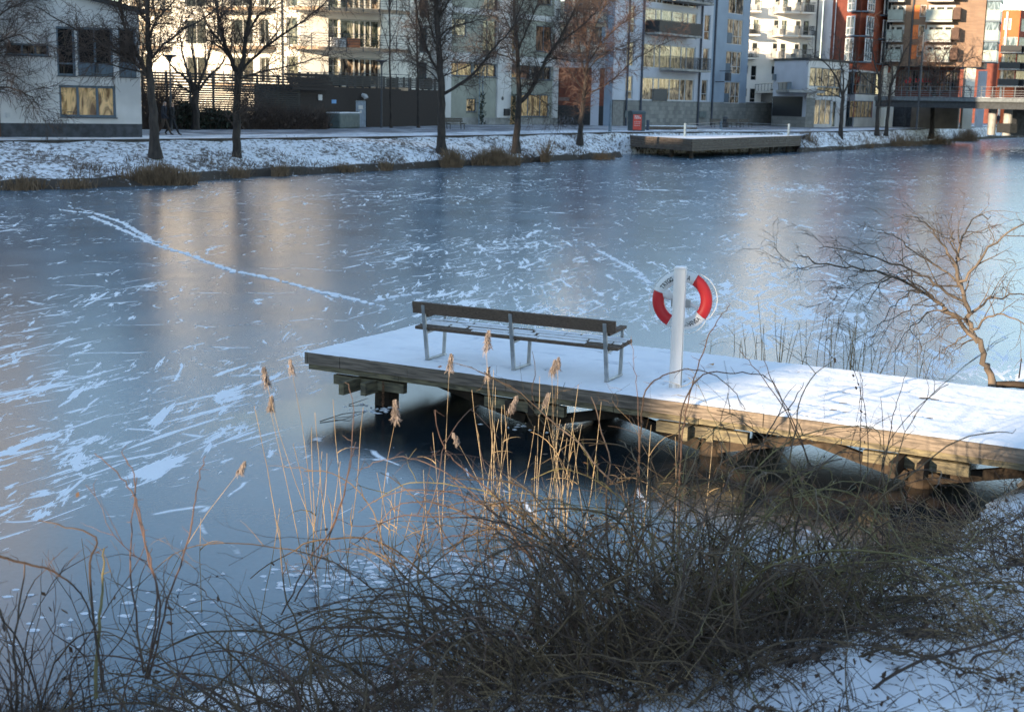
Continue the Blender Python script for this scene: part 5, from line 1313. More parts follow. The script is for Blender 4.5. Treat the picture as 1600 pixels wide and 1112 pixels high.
# ---- the leaning willow right of the pier, close by
CW = dict(levels=3, gap=(.21, .16, .13), t0=(.15, .12, .1), ang=(25, 60), up=(.1, -.1, -.15), len=(.75, .50, .28), rmax=(.016, .008, .005), rmin=.0036, seg=(6, 5, 4), wob=.16, lift=(-.02, -.05, -.04), trunk_t=.35)
tree('willow_tree', 'small leaning willow with spreading sunlit twigs beyond the right end of the pier', (1552, 598), [
    ([(1552, 600), (1540, 570), (1528, 535), (1515, 500), (1505, 462), (1497, 428), (1495, 400)], .056, .022),
    ([(1528, 535), (1500, 505), (1470, 475), (1435, 452), (1395, 432), (1345, 420), (1295, 412), (1250, 400)], .038, .008),
    ([(1505, 470), (1470, 450), (1430, 425), (1380, 405), (1330, 395), (1280, 388)], .025, .006),
    ([(1497, 430), (1480, 395), (1462, 365), (1440, 345), (1410, 335)], .022, .005), ([(1495, 405), (1503, 370), (1520, 345), (1548, 338)], .022, .006), ([(1500, 440), (1530, 405), (1565, 372), (1605, 345), (1640, 330)], .025, .006),
    ([(1512, 495), (1545, 470), (1585, 458), (1640, 470)], .025, .006), ([(1520, 515), (1550, 495), (1590, 500), (1630, 530)], .022, .005), ([(1495, 400), (1488, 380), (1490, 362)], .02, .005),
    ([(1480, 482), (1450, 490), (1420, 515), (1400, 545)], .016, .004), ([(1440, 455), (1410, 465), (1385, 490), (1365, 520)], .015, .004), ([(1400, 433), (1370, 450), (1350, 480)], .013, .004), ([(1520, 520), (1498, 530), (1475, 550), (1455, 565)], .013, .004),
    ([(1500, 445), (1475, 420), (1440, 400), (1400, 370), (1370, 360)], .018, .005), ([(1470, 475), (1430, 480), (1390, 500), (1350, 540)], .012, .003), ([(1350, 420), (1320, 440), (1300, 470), (1290, 500)], .009, .003), ([(1395, 432), (1350, 445), (1320, 480), (1310, 520)], .010, .003), ([(1515, 500), (1480, 510), (1450, 535), (1435, 565)], .011, .003), ([(1300, 412), (1260, 420), (1225, 400), (1200, 380)], .007, .003)],
    31, CW, mt=M_will, mw=mat('willow_twig', (.11, .082, .058), .7, .2, 3), base_z=.12, spread=.9)
mb = MB(); a, b = U(1545, 601, .08), U(1640, 606, .1)
mb.tube([a, a.lerp(b, .4) + Vector((0, 0, .03)), b], .05, .06, M_woodd, 9, True); o = mb.build('fallen_branch', smooth=True); tag(o, 'dark fallen branch lying on the snow at the foot of the willow', 'branch')
mb = MB(); mb.tube([U(1596, 560, .5), U(1592, 590, .1)], .008, .012, M_woodd, 5); mb.build('stub', o)

# ================================================================ HEDGE AND SHRUBS ON THE FAR SIDE
def leafy(name, lab, px0, px1, ytop, seed, m=M_hedge, n_=2200, base=202, grp=None, twigs=200, mt=None, back=0):
    R = random.Random(seed); a, b = U(px0, base, PZ) + Vector((0, back, 0)), U(px1, base, PZ) + Vector((0, back, 0)); h = D((px0 + px1) / 2, ytop, (a.y + b.y) / 2).z - PZ
    T = thing(name, a.lerp(b, .5), lab, 'shrub', grp); mb = MB(); mw = MB()
    for _ in range(n_):
        t = R.random(); th = h * (.65 + .35 * mnoise.noise(Vector((t * 5, seed, 0))) + .1) * math.sin(PI * min(.97, max(.03, t))) ** .35
        p = a.lerp(b, t) + Vector((R.gauss(0, .2), R.uniform(-.9, .9), th * R.random() ** .7)); s = R.uniform(.06, .15)
        d1 = Vector((R.gauss(0, 1), R.gauss(0, 1), R.gauss(0, 1))).normalized() * s; d2 = Vector((R.gauss(0, 1), R.gauss(0, 1), R.gauss(0, 1))).normalized() * s
        mb.poly([p - d1, p + d2, p + d1, p - d2 * .6], m)
    for _ in range(twigs):
        t = R.random(); p = a.lerp(b, t) + Vector((0, R.uniform(-.8, .8), 0)); q = path(p, Vector((R.gauss(0, .35), R.gauss(0, .35), 1)), h * R.uniform(.6, 1.25), R, 4, .15, 0); mw.tube(q, .015, .008, mt or M_twig, 3)
    if n_: mb.build('foliage', T)
    mw.build('stem', T); return T
leafy('evergreen_shrub', 'dark evergreen shrub behind the walking couple', 258, 318, 152, 1, n_=3200)
leafy('evergreen_shrub', 'dark low evergreen shrub below the fence left of the forked tree', 312, 372, 163, 2, n_=3000)
leafy('bare_shrub', 'brown leafless shrub below the fence right of the forked tree', 370, 432, 158, 3, m=M_twig, n_=500, twigs=700)
leafy('bare_shrub', 'brown leafless shrub between fence end and utility box', 428, 512, 168, 4, m=M_twig, n_=500, twigs=800)
leafy('bare_shrub', 'tall bare brushwood between the white house and the lamp', 222, 262, 128, 5, m=M_twig, n_=200, twigs=700)

# ---- reed tufts along the far ice edge
M_dry = mat('dry_reed', (.20, .13, .075), .8, .2, 3)
def tuft(lab, px0, px1, py, hpx, seed, n_=900):
    R = random.Random(seed); a, b = U(px0, py, 0), U(px1, py, 0); h = hpx * a.y / 2100; mb = MB()
    for _ in range(n_):
        t = min(1, max(0, R.gauss(.5, .25))); p = a.lerp(b, t) + Vector((0, R.uniform(-.2, 1.0), .0))
        q = path(p, Vector((R.gauss(0, .3), R.gauss(0, .3), 1)), h * R.uniform(.35, 1.1) * (1 - .5 * abs(t - .5)), R, 2, .12, -.05); mb.tube(q, .02, .008, M_dry, 3)
    o = mb.build('reed_tuft'); return tag(o, lab, 'reeds', 'dry reed tufts along the far ice edge', 'thing')
for i, (x0, x1, y, h, lab, n_) in enumerate(((190, 300, 290, 34, 'widest dry reed tuft below the tree beside the white house', 1500), (345, 385, 279, 22, 'small dry reed tuft below the forked tree', 350), (0, 60, 298, 26, 'sparse dry reed tuft at the left picture edge', 200), (85, 140, 296, 20, 'sparse dry reed tuft between left edge and widest tuft', 160),
        (690, 722, 262, 34, 'dry reed tuft at the foot of the thickest trunk', 500), (738, 812, 259, 30, 'long dry reed tuft below the low forking tree', 1000), (845, 858, 254, 40, 'single upright reed tuft right of the low forking tree', 120), (590, 612, 267, 20, 'small reed tuft left of the thickest trunk', 160),
        (500, 560, 270, 18, 'low reed tuft below the utility box', 240), (425, 450, 276, 22, 'small reed tuft right of the forked tree', 160), (925, 960, 250, 14, 'low reed tuft at the tip of the bank by the far deck', 220), (1243, 1278, 236, 34, 'upright reed tuft at the right end of the far deck', 420), (1300, 1365, 232, 22, 'low reed tuft below the tree before the lobby', 500),
        (1375, 1440, 229, 20, 'low reed tuft below the twin trunks', 450), (1442, 1492, 226, 18, 'low reed tuft below the drooping tree', 350), (1492, 1530, 221, 24, 'tall dark reed tuft beside the bridge underpass', 500))):
    tuft(lab, x0, x1, y, h, 100 + i, n_)

# ================================================================ STREET THINGS
def lamp(lab, x, y0, y1, arms=(0,), r=.055, head='flat', m=M_metal, z=PZ, name='street_lamp'):
    b = U(x, y0, z); H = D(x, y1, b.y).z - z; T = thing(name, b, lab, 'street lamp', 'street lamps'); 
    mb = MB(); mb.tube([b, b + Vector((0, 0, H))], r * 1.2, r * .8, m, 8); mb.build('pole', T)
    if head == 'flat':
        mb = MB(); c_ = b + Vector((0, 0, H)); mb.tube([c_ + Vector((0, 0, -.35)), c_ + Vector((0, 0, -.1)), c_ + Vector((0, 0, .0)), c_ + Vector((0, 0, .08))], .1, .5, m, 12, True, rs=[.08, .16, .48, .40]); mb.build('lamp_head', T)
    elif head == 'arm':
        mb = MB(); c_ = b + Vector((0, 0, H)); mb.beam(c_ + Vector((-.9, 0, -.15)), c_ + Vector((.9, 0, .15)), .35, .07, m); mb.build('lamp_head', T)
    return T
lamp('lamp post with round hat behind the walking couple', 268, 205, 88, r=.06)
lamp('lamp post with round hat left of the thin young tree', 596, 200, 96, r=.07)
lamp('lamp post with tilted flat head before the low lobby building', 1229, 197, 127, head='arm', r=.07)
lamp('tall dark lamp mast in front of the tan brick building', 1432, 203, 50, head=None, r=.12)
lamp('bare grey post left of the red panelled bin', 953, 206, 158, head=None, r=.12, m=mat('blue_grey_steel', (.12, .17, .22), .5), name='signal_post')

# benches on the far promenade: one built, three placed
def far_bench(loc, rz, lab):
    T = thing('street_bench', (0, 0, 0), lab, 'bench', 'benches on the far promenade', world=False)
    m = mat('dull_bench_wood', (.10, .085, .07), .8)
    mb = MB(); 
    for k in range(3): mb.bx(-.9, .9, -.25 + k * .17, -.12 + k * .17, .43, .47, m)
    mb.build('seat', T); mb = MB()
    for k in range(2): mb.bx(-.9, .9, .27 + k * .03, .30 + k * .03, .55 + k * .17, .69 + k * .17, m)
    mb.build('backrest', T)
    for s in (-.7, .7):
        mb = MB(); mb.beam((s, -.2, 0), (s, -.2, .43), .05, .05, M_metal, up=(1, 0, 0)); mb.beam((s, .2, 0), (s, .36, .88), .05, .05, M_metal, up=(1, 0, 0)); mb.beam((s, -.22, .4), (s, .25, .41), .05, .05, M_metal); mb.build('leg', T)
    T.location = loc; T.rotation_euler = (0, 0, rz); return T
fb = far_bench(U(712, 202, PZ), .7, 'bench beside the thick tree trunk in front of the grey green wall')
for x, lab in ((1121, 'leftmost of three benches against the stone wall, left of the dark bin'), (1147, 'middle of three benches against the stone wall, right of the dark bin'), (1166, 'rightmost of three benches against the stone wall')): copy_thing(fb, U(x, 199.5, PZ), .75, lab)
LB = thing('litter_bin', U(1133, 199, PZ), 'slim dark litter bin between two benches by the stone wall', 'bin')
mb = MB(); p = U(1133, 199, PZ); mb.tube([p, p + Vector((0, 0, .9))], .28, .3, M_metal, 10, True); mb.build('body', LB); mb = MB(); mb.tube([p + Vector((0, 0, .93)), p + Vector((0, 0, 1.1))], .32, .22, M_metal, 10, True); mb.build('lid', LB)

# red panelled bin cabinet by the far deck
p = U(997, 205, PZ); s_ = p.y / 2100
RB = thing('waste_cabinet', p, 'dark cabinet bin with tall red lettered front panel at the start of the far deck', 'bin', rz=.42, world=False)
w1, h1 = 23 * s_, 27 * s_
mb = MB(); mb.bx(-w1 / 2, w1 / 2, -.1, .75, 0, h1, mat('dark_slate_metal', (.05, .07, .08), .5)); mb.build('cabinet', RB, bevel=.05)
mb = MB(); mb.bx(-w1 / 2 + .06, w1 * .17, -.16, -.102, .1, h1 - .12, mat('red_panel', (.55, .055, .035), .5)); o = mb.build('front_panel', RB)
mb = MB(); R = random.Random(2)      # lettering too small to read in the photograph
for k, z in enumerate((.80, .70, .52, .42, .30)):
    x = -w1 / 2 + .16
    while x < w1 * (.02 if k < 2 else .05): l_ = R.uniform(.05, .16); mb.bx(x, x + l_, -.166, -.161, h1 * z, h1 * z + (.09 if k < 2 else .035), M_frame_w); x += l_ + .05
sub(mb, 'lettering', o)
mb = MB(); mb.tube([Vector((-w1 / 2, .32, h1)), Vector((w1 / 2, .32, h1))], .42, .42, mat('dark_slate_metal', (.05, .07, .08), .5), 12, True); ob = mb.build('lid', RB); ob.scale = (1, 1, .5); ob.location = (0, 0, h1 * .5)
p = U(1012, 204, PZ); mb = MB(); mb.tube([p, p + Vector((0, 0, .9))], .14, .14, M_pipe, 10, True); o = mb.build('bollard'); tag(o, 'short dark bollard right beside the red panelled bin', 'bollard')

# bicycles leaning on the dark gateway base
def bicycle(x, y, lab, rz):
    p = U(x, y, PZ); T = thing('bicycle', p, lab, 'bicycle', 'bicycles by the gateway', rz=rz, world=False); m = M_metal
    for s in (-.52, .52):
        mb = MB(); mb.tube([Vector((s + .33 * math.cos(a * PI / 9), 0, .34 + .33 * math.sin(a * PI / 9))) for a in range(19)], .02, .02, m, 5); mb.build('wheel', T)
    mb = MB()
    for a, b in (((-.52, .34), (-.15, .8)), ((-.15, .8), (.38, .82)), ((.38, .82), (.52, .34)), ((-.15, .8), (-.05, .3)), ((-.05, .3), (.38, .78)), ((-.52, .34), (-.05, .3)), ((.38, .82), (.36, 1.02)), ((.36, 1.02), (.5, 1.04)), ((-.15, .8), (-.19, .95))): mb.tube([Vector((a[0], 0, a[1])), Vector((b[0], 0, b[1]))], .02, .02, mat('faded_paint', (.16, .16, .18), .5), 6)
    mb.build('bike_frame', T); mb = MB(); mb.bx(-.32, -.08, -.07, .07, .95, 1.0, m); mb.build('saddle', T)
bicycle(876, 199, 'left of two bicycles parked by the dark gateway base', .6); bicycle(889, 199, 'right of two bicycles parked by the dark gateway base', .5)

# ---- far landing deck
A_, B_, C_ = U(937, 207.5, 1.55), U(1081, 217.5, 1.5), U(1251, 212, 1.5)
A_.z = B_.z = C_.z = 1.5
LD = thing('landing_stage', B_, 'wide timber landing deck with plank sides standing on piles at the far shore', 'landing stage')
M_gw = wood('grey_deck_wood', (.17, .14, .115), (.07, .058, .048), 3, (1, 1, 8))
back1 = A_.lerp(C_, .0) + Vector((1, 3, 0)); back2 = C_ + Vector((2, 6, 0))
mb = MB(); mb.poly([A_, B_, C_, back2, back1], M_snow); mb.build('deck', LD)
for a, b in ((A_, B_), (B_, C_)):
    d = (b - a).normalized(); nn = Vector((d.y, -d.x, 0))
    for k in range(5):
        mb = MB(); mb.box(a + nn * .01 + Vector((0, 0, -.17 - k * .185)), b - a, nn * (.05 + (k % 2) * .01), Vector((0, 0, .17)), M_gw); mb.build('side_board', LD)
    for t in (.55, .75, .92) if a is B_ else (.75, .95):
        q = a.lerp(b, t) - nn * .5; mb = MB(); mb.tube([Vector((q.x, q.y, -.2)), Vector((q.x, q.y, .62))], .17, .17, M_woodd, 8); mb.build('pile', LD)
mb = MB(); mb.poly([Vector((q.x, q.y, .6)) for q in (back1, back2, C_, B_, A_)], M_woodd); mb.build('underside', LD)
mb = MB(); q0, q1 = U(1008, 207, 1.5), U(1083, 207.5, 1.5)
for k, (h, off) in enumerate(((.55, 0), (.28, -2.2))):
    a, b = q0 + Vector((k * 2.5, off, 0)), q1 + Vector((k * 2.0, off, 0)); mb.box(a, b - a, Vector((.5, 1.2, 0)), Vector((0, 0, h)), M_gw)
o = mb.build('wide_step', LD); mb = MB()
for k, (h, off) in enumerate(((.55, 0), (.28, -2.2))):
    a, b = q0 + Vector((k * 2.5, off, h + .002)), q1 + Vector((k * 2.0, off, h + .002)); mb.box(a, b - a, Vector((.5, 1.2, 0)), Vector((0, 0, .06)), M_snow)
sub(mb, 'snow_cap', o)
mb = MB(); rp = [U(1070, 213, 1.5), U(1126, 206, 1.5), U(1232, 212, 1.5)]
for q in rp: mb.tube([q, q + Vector((0, 0, 1.05))], .11, .11, mat('blue_grey_steel', (.12, .17, .22), .5), 8, True)
for h in (.35, .65, .95): mb.tube([rp[0] + Vector((0, 0, h)), rp[1] + Vector((0, 0, h))], .015, .015, M_steel, 4); mb.tube([rp[1] + Vector((0, 0, h)), rp[2] + Vector((0, 0, h))], .015, .015, M_steel, 4)
mb.build('railing', LD)

# ================================================================ PEOPLE
def person(loc, rz, lab, coat, legs, hair, stride=.35, scale=1.0, arms=.2, grp=None, pose='walk', bag=None):
    """one skinned body, mid-stride; x forward"""
    J = [(0, 0, .95), (0, 0, 1.12), (.01, 0, 1.32), (.03, 0, 1.47), (.05, 0, 1.56), (.07, 0, 1.66), (.06, 0, 1.74),   # pelvis..crown
         (.0, .09, .92), (stride * .45, .10, .50), (stride, .10, .08), (stride + .15, .10, .045),
         (.0, -.09, .92), (-stride * .10, -.10, .50), (-stride, -.10, .13), (-stride + .11, -.10, .045),
         (.02, .19, 1.42), (-.06, .25, 1.14), (.05 - arms, .26, .90), (.06 - arms, .26, .80),
         (.02, -.19, 1.42), (.04, -.25, 1.14), (.10 + arms, -.26, .92), (.14 + arms, -.26, .84)]
    E_ = [(0, 1), (1, 2), (2, 3), (3, 4), (4, 5), (5, 6), (0, 7), (7, 8), (8, 9), (9, 10), (0, 11), (11, 12), (12, 13), (13, 14), (3, 15), (15, 16), (16, 17), (17, 18), (3, 19), (19, 20), (20, 21), (21, 22)]
    Rr = [.15, .15, .17, .10, .055, .095, .07, .10, .075, .05, .04, .10, .075, .05, .04, .075, .06, .045, .035, .075, .06, .045, .035]
    me = bpy.data.meshes.new('person'); me.from_pydata(J, E_, []); o = bpy.data.objects.new('tmp', me); COL.objects.link(o)
    o.modifiers.new('s', 'SKIN'); sv = me.skin_vertices[0].data
    for i, r in enumerate(Rr): sv[i].radius = (r, r * (1.15 if i in (1, 2) else 1)); sv[i].use_root = (i == 0)
    sb = o.modifiers.new('u', 'SUBSURF'); sb.levels = 2; sb.render_levels = 2
    dg = bpy.context.evaluated_depsgraph_get(); dg.update(); m2 = bpy.data.meshes.new_from_object(o.evaluated_get(dg)); bpy.data.objects.remove(o)
    skin = mat('skin', (.42, .25, .18), .6, .05, 8); shoe = mat('dark_shoe', (.02, .018, .016), .6)
    m2.materials.clear()
    for m in (coat, legs, skin, hair, shoe): m2.materials.append(m)
    for p in m2.polygons:
        c_ = p.center; z = c_.z
        k = 0
        if z < .12: k = 4
        elif z < .86 and abs(c_.y) < .19: k = 1
        elif z > 1.53: k = 3 if (z > 1.70 or c_.x < .045) else 2
        elif z < .86 and abs(c_.y) > .19 and z < .84: k = 2
        p.material_index = k; p.use_smooth = True
    b = bpy.data.objects.new('person', m2); COL.objects.link(b); b.location = loc; b.rotation_euler = (0, 0, rz); b.scale = (scale,) * 3
    tag(b, lab, 'person', grp); return b
K_navy = mat('navy_coat', (.018, .02, .03), .85); K_blk = mat('black_coat', (.012, .012, .014), .85); K_brn = mat('brown_trousers', (.06, .04, .03), .85); K_drk = mat('dark_trousers', (.015, .016, .02), .85)
K_grey = mat('grey_hair', (.40, .36, .33), .8); K_hat = mat('dark_hat', (.02, .018, .02), .9); K_blond = mat('light_brown_hair', (.12, .08, .05), .8)
person(U(257, 211.5, PZ), -.15, 'grey haired person in dark jacket and brown trousers walking nearest the white house', K_navy, K_brn, K_grey, .32, 1.08)
person(U(269, 211.5, PZ), -.15, 'person in black coat walking just right of the grey haired companion', K_blk, K_drk, K_blond, .36, 1.04)
pr = U(1350, 198, PZ); person(pr, .2, 'dark dressed person pushing a pram below the golden street window', K_blk, K_drk, K_hat, .2, 1.05, arms=.25)
PR = thing('pram', pr + Vector((-1.2, -.3, 0)), 'black pram standing beside the lone dark dressed person', 'pram'); q = pr + Vector((-1.2, -.3, 0))
mb = MB(); mb.tube([q + Vector((-.45, 0, .75)), q + Vector((-.3, 0, .55)), q + Vector((.3, 0, .55)), q + Vector((.45, 0, .8))], .2, .2, K_blk, 8, True, rs=[.15, .26, .26, .12]); mb.build('carrycot', PR)
mb = MB(); mb.beam(q + Vector((-.35, 0, .2)), q + Vector((.6, 0, 1.05)), .04, .04, M_metal); mb.beam(q + Vector((.35, 0, .2)), q + Vector((-.2, 0, .6)), .04, .04, M_metal); mb.build('pram_frame', PR)
for dx in (-.35, .35):
    mb = MB(); mb.tube([q + Vector((dx, -.22, .18)), q + Vector((dx, .22, .18))], .18, .18, M_metal, 12, True); mb.build('wheel', PR)
for i, (x, y, lab, rz) in enumerate(((1553, 197.5, 'leftmost distant walker in dark clothes beyond the bridge', 1.2), (1559, 197, 'second distant walker from the left beyond the bridge', 1.3), (1587, 195.5, 'third distant walker from the left beyond the bridge', 1.4), (1594, 195.5, 'rightmost distant walker beyond the bridge', 1.5))):
    person(U(x, y, PZ), rz, lab, (K_blk, K_navy)[i % 2], K_drk, K_hat, .2, 1.0, grp='walkers beyond the bridge')
# ================================================================ FOREGROUND REEDS AND BRAMBLES
M_reed = mat('golden_reed_stem', (.34, .26, .16), .6, .2, 4); M_plume = mat('reed_plume', (.25, .205, .18), .9, .2, 10)
M_reedl = mat('dry_reed_leaf', (.30, .21, .11), .8, .2, 5)
def plume(mb, p, d, s, R):
    for _ in range(int(260 * s / .2)):
        t = R.random(); q = p + d * (t * s) ; l_ = s * .36 * (1 - .6 * t)
        v = (d * .6 + Vector((R.gauss(0, .5), R.gauss(0, .5), R.gauss(-.25, .35)))).normalized() * l_ * R.uniform(.4, 1)
        mb.tube([q, q + v * .5 + Vector((R.gauss(0, .006), 0, .004)), q + v + Vector((0, 0, -.03))], .0030, .0012, M_plume, 3)
def reed_clump(lab, base, n_, tops, h, seed, wid=.25, stems=M_reed, z=0.0, pl=1, rr=.0040, grp='reed clumps beside the pier', lean=.10):
    R = random.Random(seed); c_ = U(base[0], base[1], z); T = thing('reed_clump', c_, lab, 'reeds', grp); mb = MB(); ml = MB(); mp = MB()
    Rn = R
    for k in range(n_):
        b = c_ + Vector((R.gauss(0, wid), R.gauss(0, wid), -.03)); d = Vector((R.gauss(0, lean), R.gauss(0, lean), 1)); hh = h * R.uniform(.55, 1.0)
        q = path(b, d, hh, R, 9, .030, -.004); mb.tube(q, rr, rr * .55, stems, 5)
        if R.random() < .7:
            p, tn = along(q, R.uniform(.3, .8)); lf = path(p, tn + Vector((R.gauss(0, .6), R.gauss(0, .6), .1)), R.uniform(.15, .4), R, 4, .1, -.25); ml.tube(lf, .006, .001, M_reedl, 3)
    for (tx, ty) in tops:      # stems that carry a plume, reaching a seen point
        b = c_ + Vector((R.gauss(0, wid * .8), R.gauss(0, wid * .8), -.03)); e = D(tx, ty, b.y + R.uniform(-.1, .1)); mid = b.lerp(e, .5) + Vector((R.gauss(0, .04), 0, 0))
        q = [b, b.lerp(mid, .5) + (mid - b.lerp(e, .5)) * .2, mid, mid.lerp(e, .5) + (mid - b.lerp(e, .5)) * .3, e]; mb.tube(q, rr * .9, rr * .4, stems, 5)
        dd = (e - q[-2]).normalized(); plume(mp, e - dd * .02, dd + Vector((R.gauss(.1, .15), 0, -.1)), R.uniform(.11, .22), R)
    mb.build('stem', T)
    if ml.v: ml.build('leaf', T)
    if mp.v: mp.build('plume', T)
reed_clump('golden sunlit reed clump below the middle of the bench with the tallest plumes', (800, 880), 11, [(760, 545), (762, 590), (715, 690), (795, 640)], 1.95, 51, .16, lean=.13)
reed_clump('golden reed clump just right of the tallest plumes with two feathery heads', (875, 868), 9, [(862, 582), (872, 575), (850, 630)], 1.75, 52, .18, lean=.07)
reed_clump('slim brown reed clump standing in the ice left of the pier', (500, 905), 9, [(417, 600), (456, 580), (422, 640)], 1.7, 53, .14, stems=M_reedl, lean=.10)
reed_clump('few short reeds with one pale plume standing alone in the ice', (612, 885), 5, [(618, 655)], .95, 54, .08, stems=M_reedl)
reed_clump('few straight golden reeds before the dark gap below the pier', (700, 890), 3, [(702, 575)], 1.5, 55, .12)
reed_clump('thin reeds standing in front of the right pier pile', (985, 860), 6, [], 1.3, 56, .35)
reed_clump('scattered dry reeds in the ice at the bottom left', (270, 985), 4, [(375, 735)], 1.0, 57, .5, stems=M_reedl, lean=.2)
for i, (x, y, h, n_, lab) in enumerate(((1205, 566, .75, 9, 'leftmost short reed group behind the pier'), (1262, 572, 1.25, 14, 'tallest reed group behind the pier'), (1318, 580, .95, 12, 'reed group behind the pier nearest the willow'), (1135, 556, .5, 4, 'tiny reed group behind the pier nearest the white post'), (1380, 585, .8, 9, 'reed group beneath the hanging willow twigs'))):
    reed_clump(lab, (x, y), n_, [], h, 60 + i, .35, stems=M_reedl, grp='reeds behind the pier', rr=.006, lean=.12)

# ---- brambles
M_cane = [mat('red_brown_cane', (.10, .058, .040), .6, .2, 5), mat('green_brown_cane', (.11, .072, .034), .65, .2, 5), mat('dark_cane', (.062, .038, .023), .7, .2, 5), mat('olive_cane', (.17, .14, .05), .6, .2, 5)]
M_dleaf = mat('withered_leaf', (.10, .055, .03), .8, .3, 10)
def cane(mb, b, d, L, R, m, r=.006, grav=.055, side=.6, prick=True):
    pts = [b]; p = b; d = d.normalized(); n_ = max(8, int(L / .085)); st = L / n_; ph = R.random() * 6
    for i in range(n_):
        d = Vector((d.x + R.gauss(0, .15), d.y + R.gauss(0, .15), d.z - grav * 1.5 * (st / .1) * (.4 + 1.0 * i / n_) + R.gauss(0, .08))).normalized(); p = p + d * st
        g = near_z(p.x, p.y)
        if p.z < g + .03: p.z = g + .03 + R.random() * .05; d.z = abs(d.z) * .3
        pts.append(p.copy())
    mb.tube(pts, r, r * .35, m, 4)
    for i in range(2, n_, 1):
        if R.random() < side * .5:
            a = pts[i]; t = (pts[i] - pts[i - 1]).normalized(); v = Vector((R.gauss(0, 1), R.gauss(0, 1), R.gauss(.2, .7)))
            dd = (t * .9 + v * .55).normalized(); q = path(a, dd, R.uniform(.1, .5) * min(1, L), R, 5, .24, -.03); mb.tube(q, r * .5, r * .18, m, 3)
            if R.random() < .5:
                a2, t2 = along(q, R.random()); mb.tube(path(a2, t2 + Vector((R.gauss(0, .6), R.gauss(0, .6), R.gauss(.1, .5))), R.uniform(.05, .18), R, 3, .2, 0), r * .25, r * .15, m, 3)
    return pts
def leaf(mb, p, R, s=.03, m=None):
    d = Vector((R.gauss(0, 1), R.gauss(0, 1), R.gauss(-.6, .5))).normalized() * s * 1.5; e = Vector((R.gauss(0, 1), R.gauss(0, 1), R.gauss(0, 1))).normalized() * s * .5
    mb.poly([p, p + d * .5 + e, p + d, p + d * .5 - e * .8], m or M_dleaf)
def bramble(lab, x, y, n_, L, seed, az=None, spread=.35, up=1.0, mats=(0, 1, 2), r=.0068, grav=.055, leaves=60, short=0):
    R = random.Random(seed); b = Vector((x, y, near_z(x, y))); T = thing('bramble_shrub', b, lab, 'shrub', 'leafless brambles on the near bank')
    MBs = {k: MB() for k in mats}; ml = MB()
    for i in range(int(n_ * (.95 if x > -.5 else .6))):
        c_ = Vector((x + R.gauss(0, spread), y + R.gauss(0, spread * .7), 0)); c_.z = near_z(c_.x, c_.y) - .02
        a = R.uniform(0, 2 * PI) if az is None else R.gauss(az[0], az[1]); tl = abs(R.gauss(.75, .4))
        k = R.choice(mats); pts = cane(MBs[k], c_, Vector((math.cos(a) * tl, math.sin(a) * tl, up * .72)), L * R.uniform(.45, 1.1), R, M_cane[k], r * R.choice((.5, .7, .9, 1.2, 1.6)), grav)
        for _ in range(2 * leaves // max(1, n_) + (R.random() < (leaves % n_) / n_)): leaf(ml, R.choice(pts) + Vector((R.gauss(0, .03),) * 3), R, R.uniform(.014, .04))
    for i in range(int(short * .8)):
        c_ = Vector((x + R.gauss(0, spread * 1.3), y + R.gauss(0, spread), 0)); c_.z = near_z(c_.x, c_.y); a = R.uniform(0, 2 * PI); k = R.choice(mats)
        q = path(c_, Vector((math.cos(a) * .8, math.sin(a) * .8, .8)), R.uniform(.2, .7), R, 5, .2, -.08); MBs[k].tube(q, r * .5, r * .2, M_cane[k], 3)
    for k, mbk in MBs.items():
        if mbk.v: mbk.build('stem', T)
    if ml.v: ml.build('leaf', T)
    return T
bramble('bramble with upright reddish shoots at the left above the ice', -2.75, 7.5, 85, 1.35, 71, up=1.6, spread=.34, mats=(0, 2), grav=.028, short=160)
bramble('bramble cluster filling the bottom left corner', -3.3, 7.0, 40, 1.2, 72, spread=.4, mats=(0, 1, 2), short=130)
bramble('green stemmed bramble arching left over the ice', -1.2, 7.6, 95, 1.7, 73, az=(2.6, .7), spread=.45, mats=(0, 1, 1), short=200, grav=.06)
bramble('bramble with long fan of canes bending left from the middle bank', .35, 8.4, 130, 2.6, 74, az=(2.5, .8), spread=.45, up=1.25, mats=(0, 1, 1), short=220, grav=.06)
bramble('largest dense dark bramble at the bottom middle', .7, 7.8, 150, 2.1, 75, spread=.55, up=1.5, mats=(1, 2, 2), short=420, leaves=200)
bramble('mossy green bramble rising in front of the pier left of the white post', 1.35, 9.2, 140, 2.5, 76, spread=.45, up=1.9, mats=(1, 1, 2, 3), short=250, leaves=100)
bramble('tangled bramble below the white post with olive tips', 2.0, 9.8, 90, 2.2, 77, spread=.5, up=1.7, mats=(1, 2, 3), short=260, leaves=120)
bramble('flat brown tangle of brambles by the ice right of the post', 3.0, 11.3, 90, .9, 78, spread=.65, up=.6, mats=(2, 2, 0), short=420, leaves=250)
bramble('low dark tangle in front of the last pier pile', 4.0, 12.1, 60, .7, 79, spread=.5, up=.6, mats=(2, 0), short=320, leaves=200)
bramble('small dark bramble on the snow at the right edge', 4.6, 10.2, 60, .75, 80, spread=.4, up=.6, mats=(2, 0), short=200, leaves=150)
bramble('dark bramble patch at the bottom right of the middle', 1.8, 8.4, 80, 1.0, 81, spread=.6, up=.7, mats=(2, 2, 1), short=350, leaves=200)
bramble('thin bramble with yellow brown runners on the snow', 2.9, 9.4, 40, 1.3, 82, spread=.5, up=.5, mats=(3, 3, 0), short=120, grav=.09)
bramble('dry grassy bramble at the bottom right corner', 3.4, 7.7, 25, .8, 83, spread=.5, up=.5, mats=(0, 2), short=140)
bramble('bramble seedlings at the bottom edge left of the middle', -.6, 6.7, 50, .9, 84, spread=.5, mats=(0, 1, 2), short=250, leaves=60)

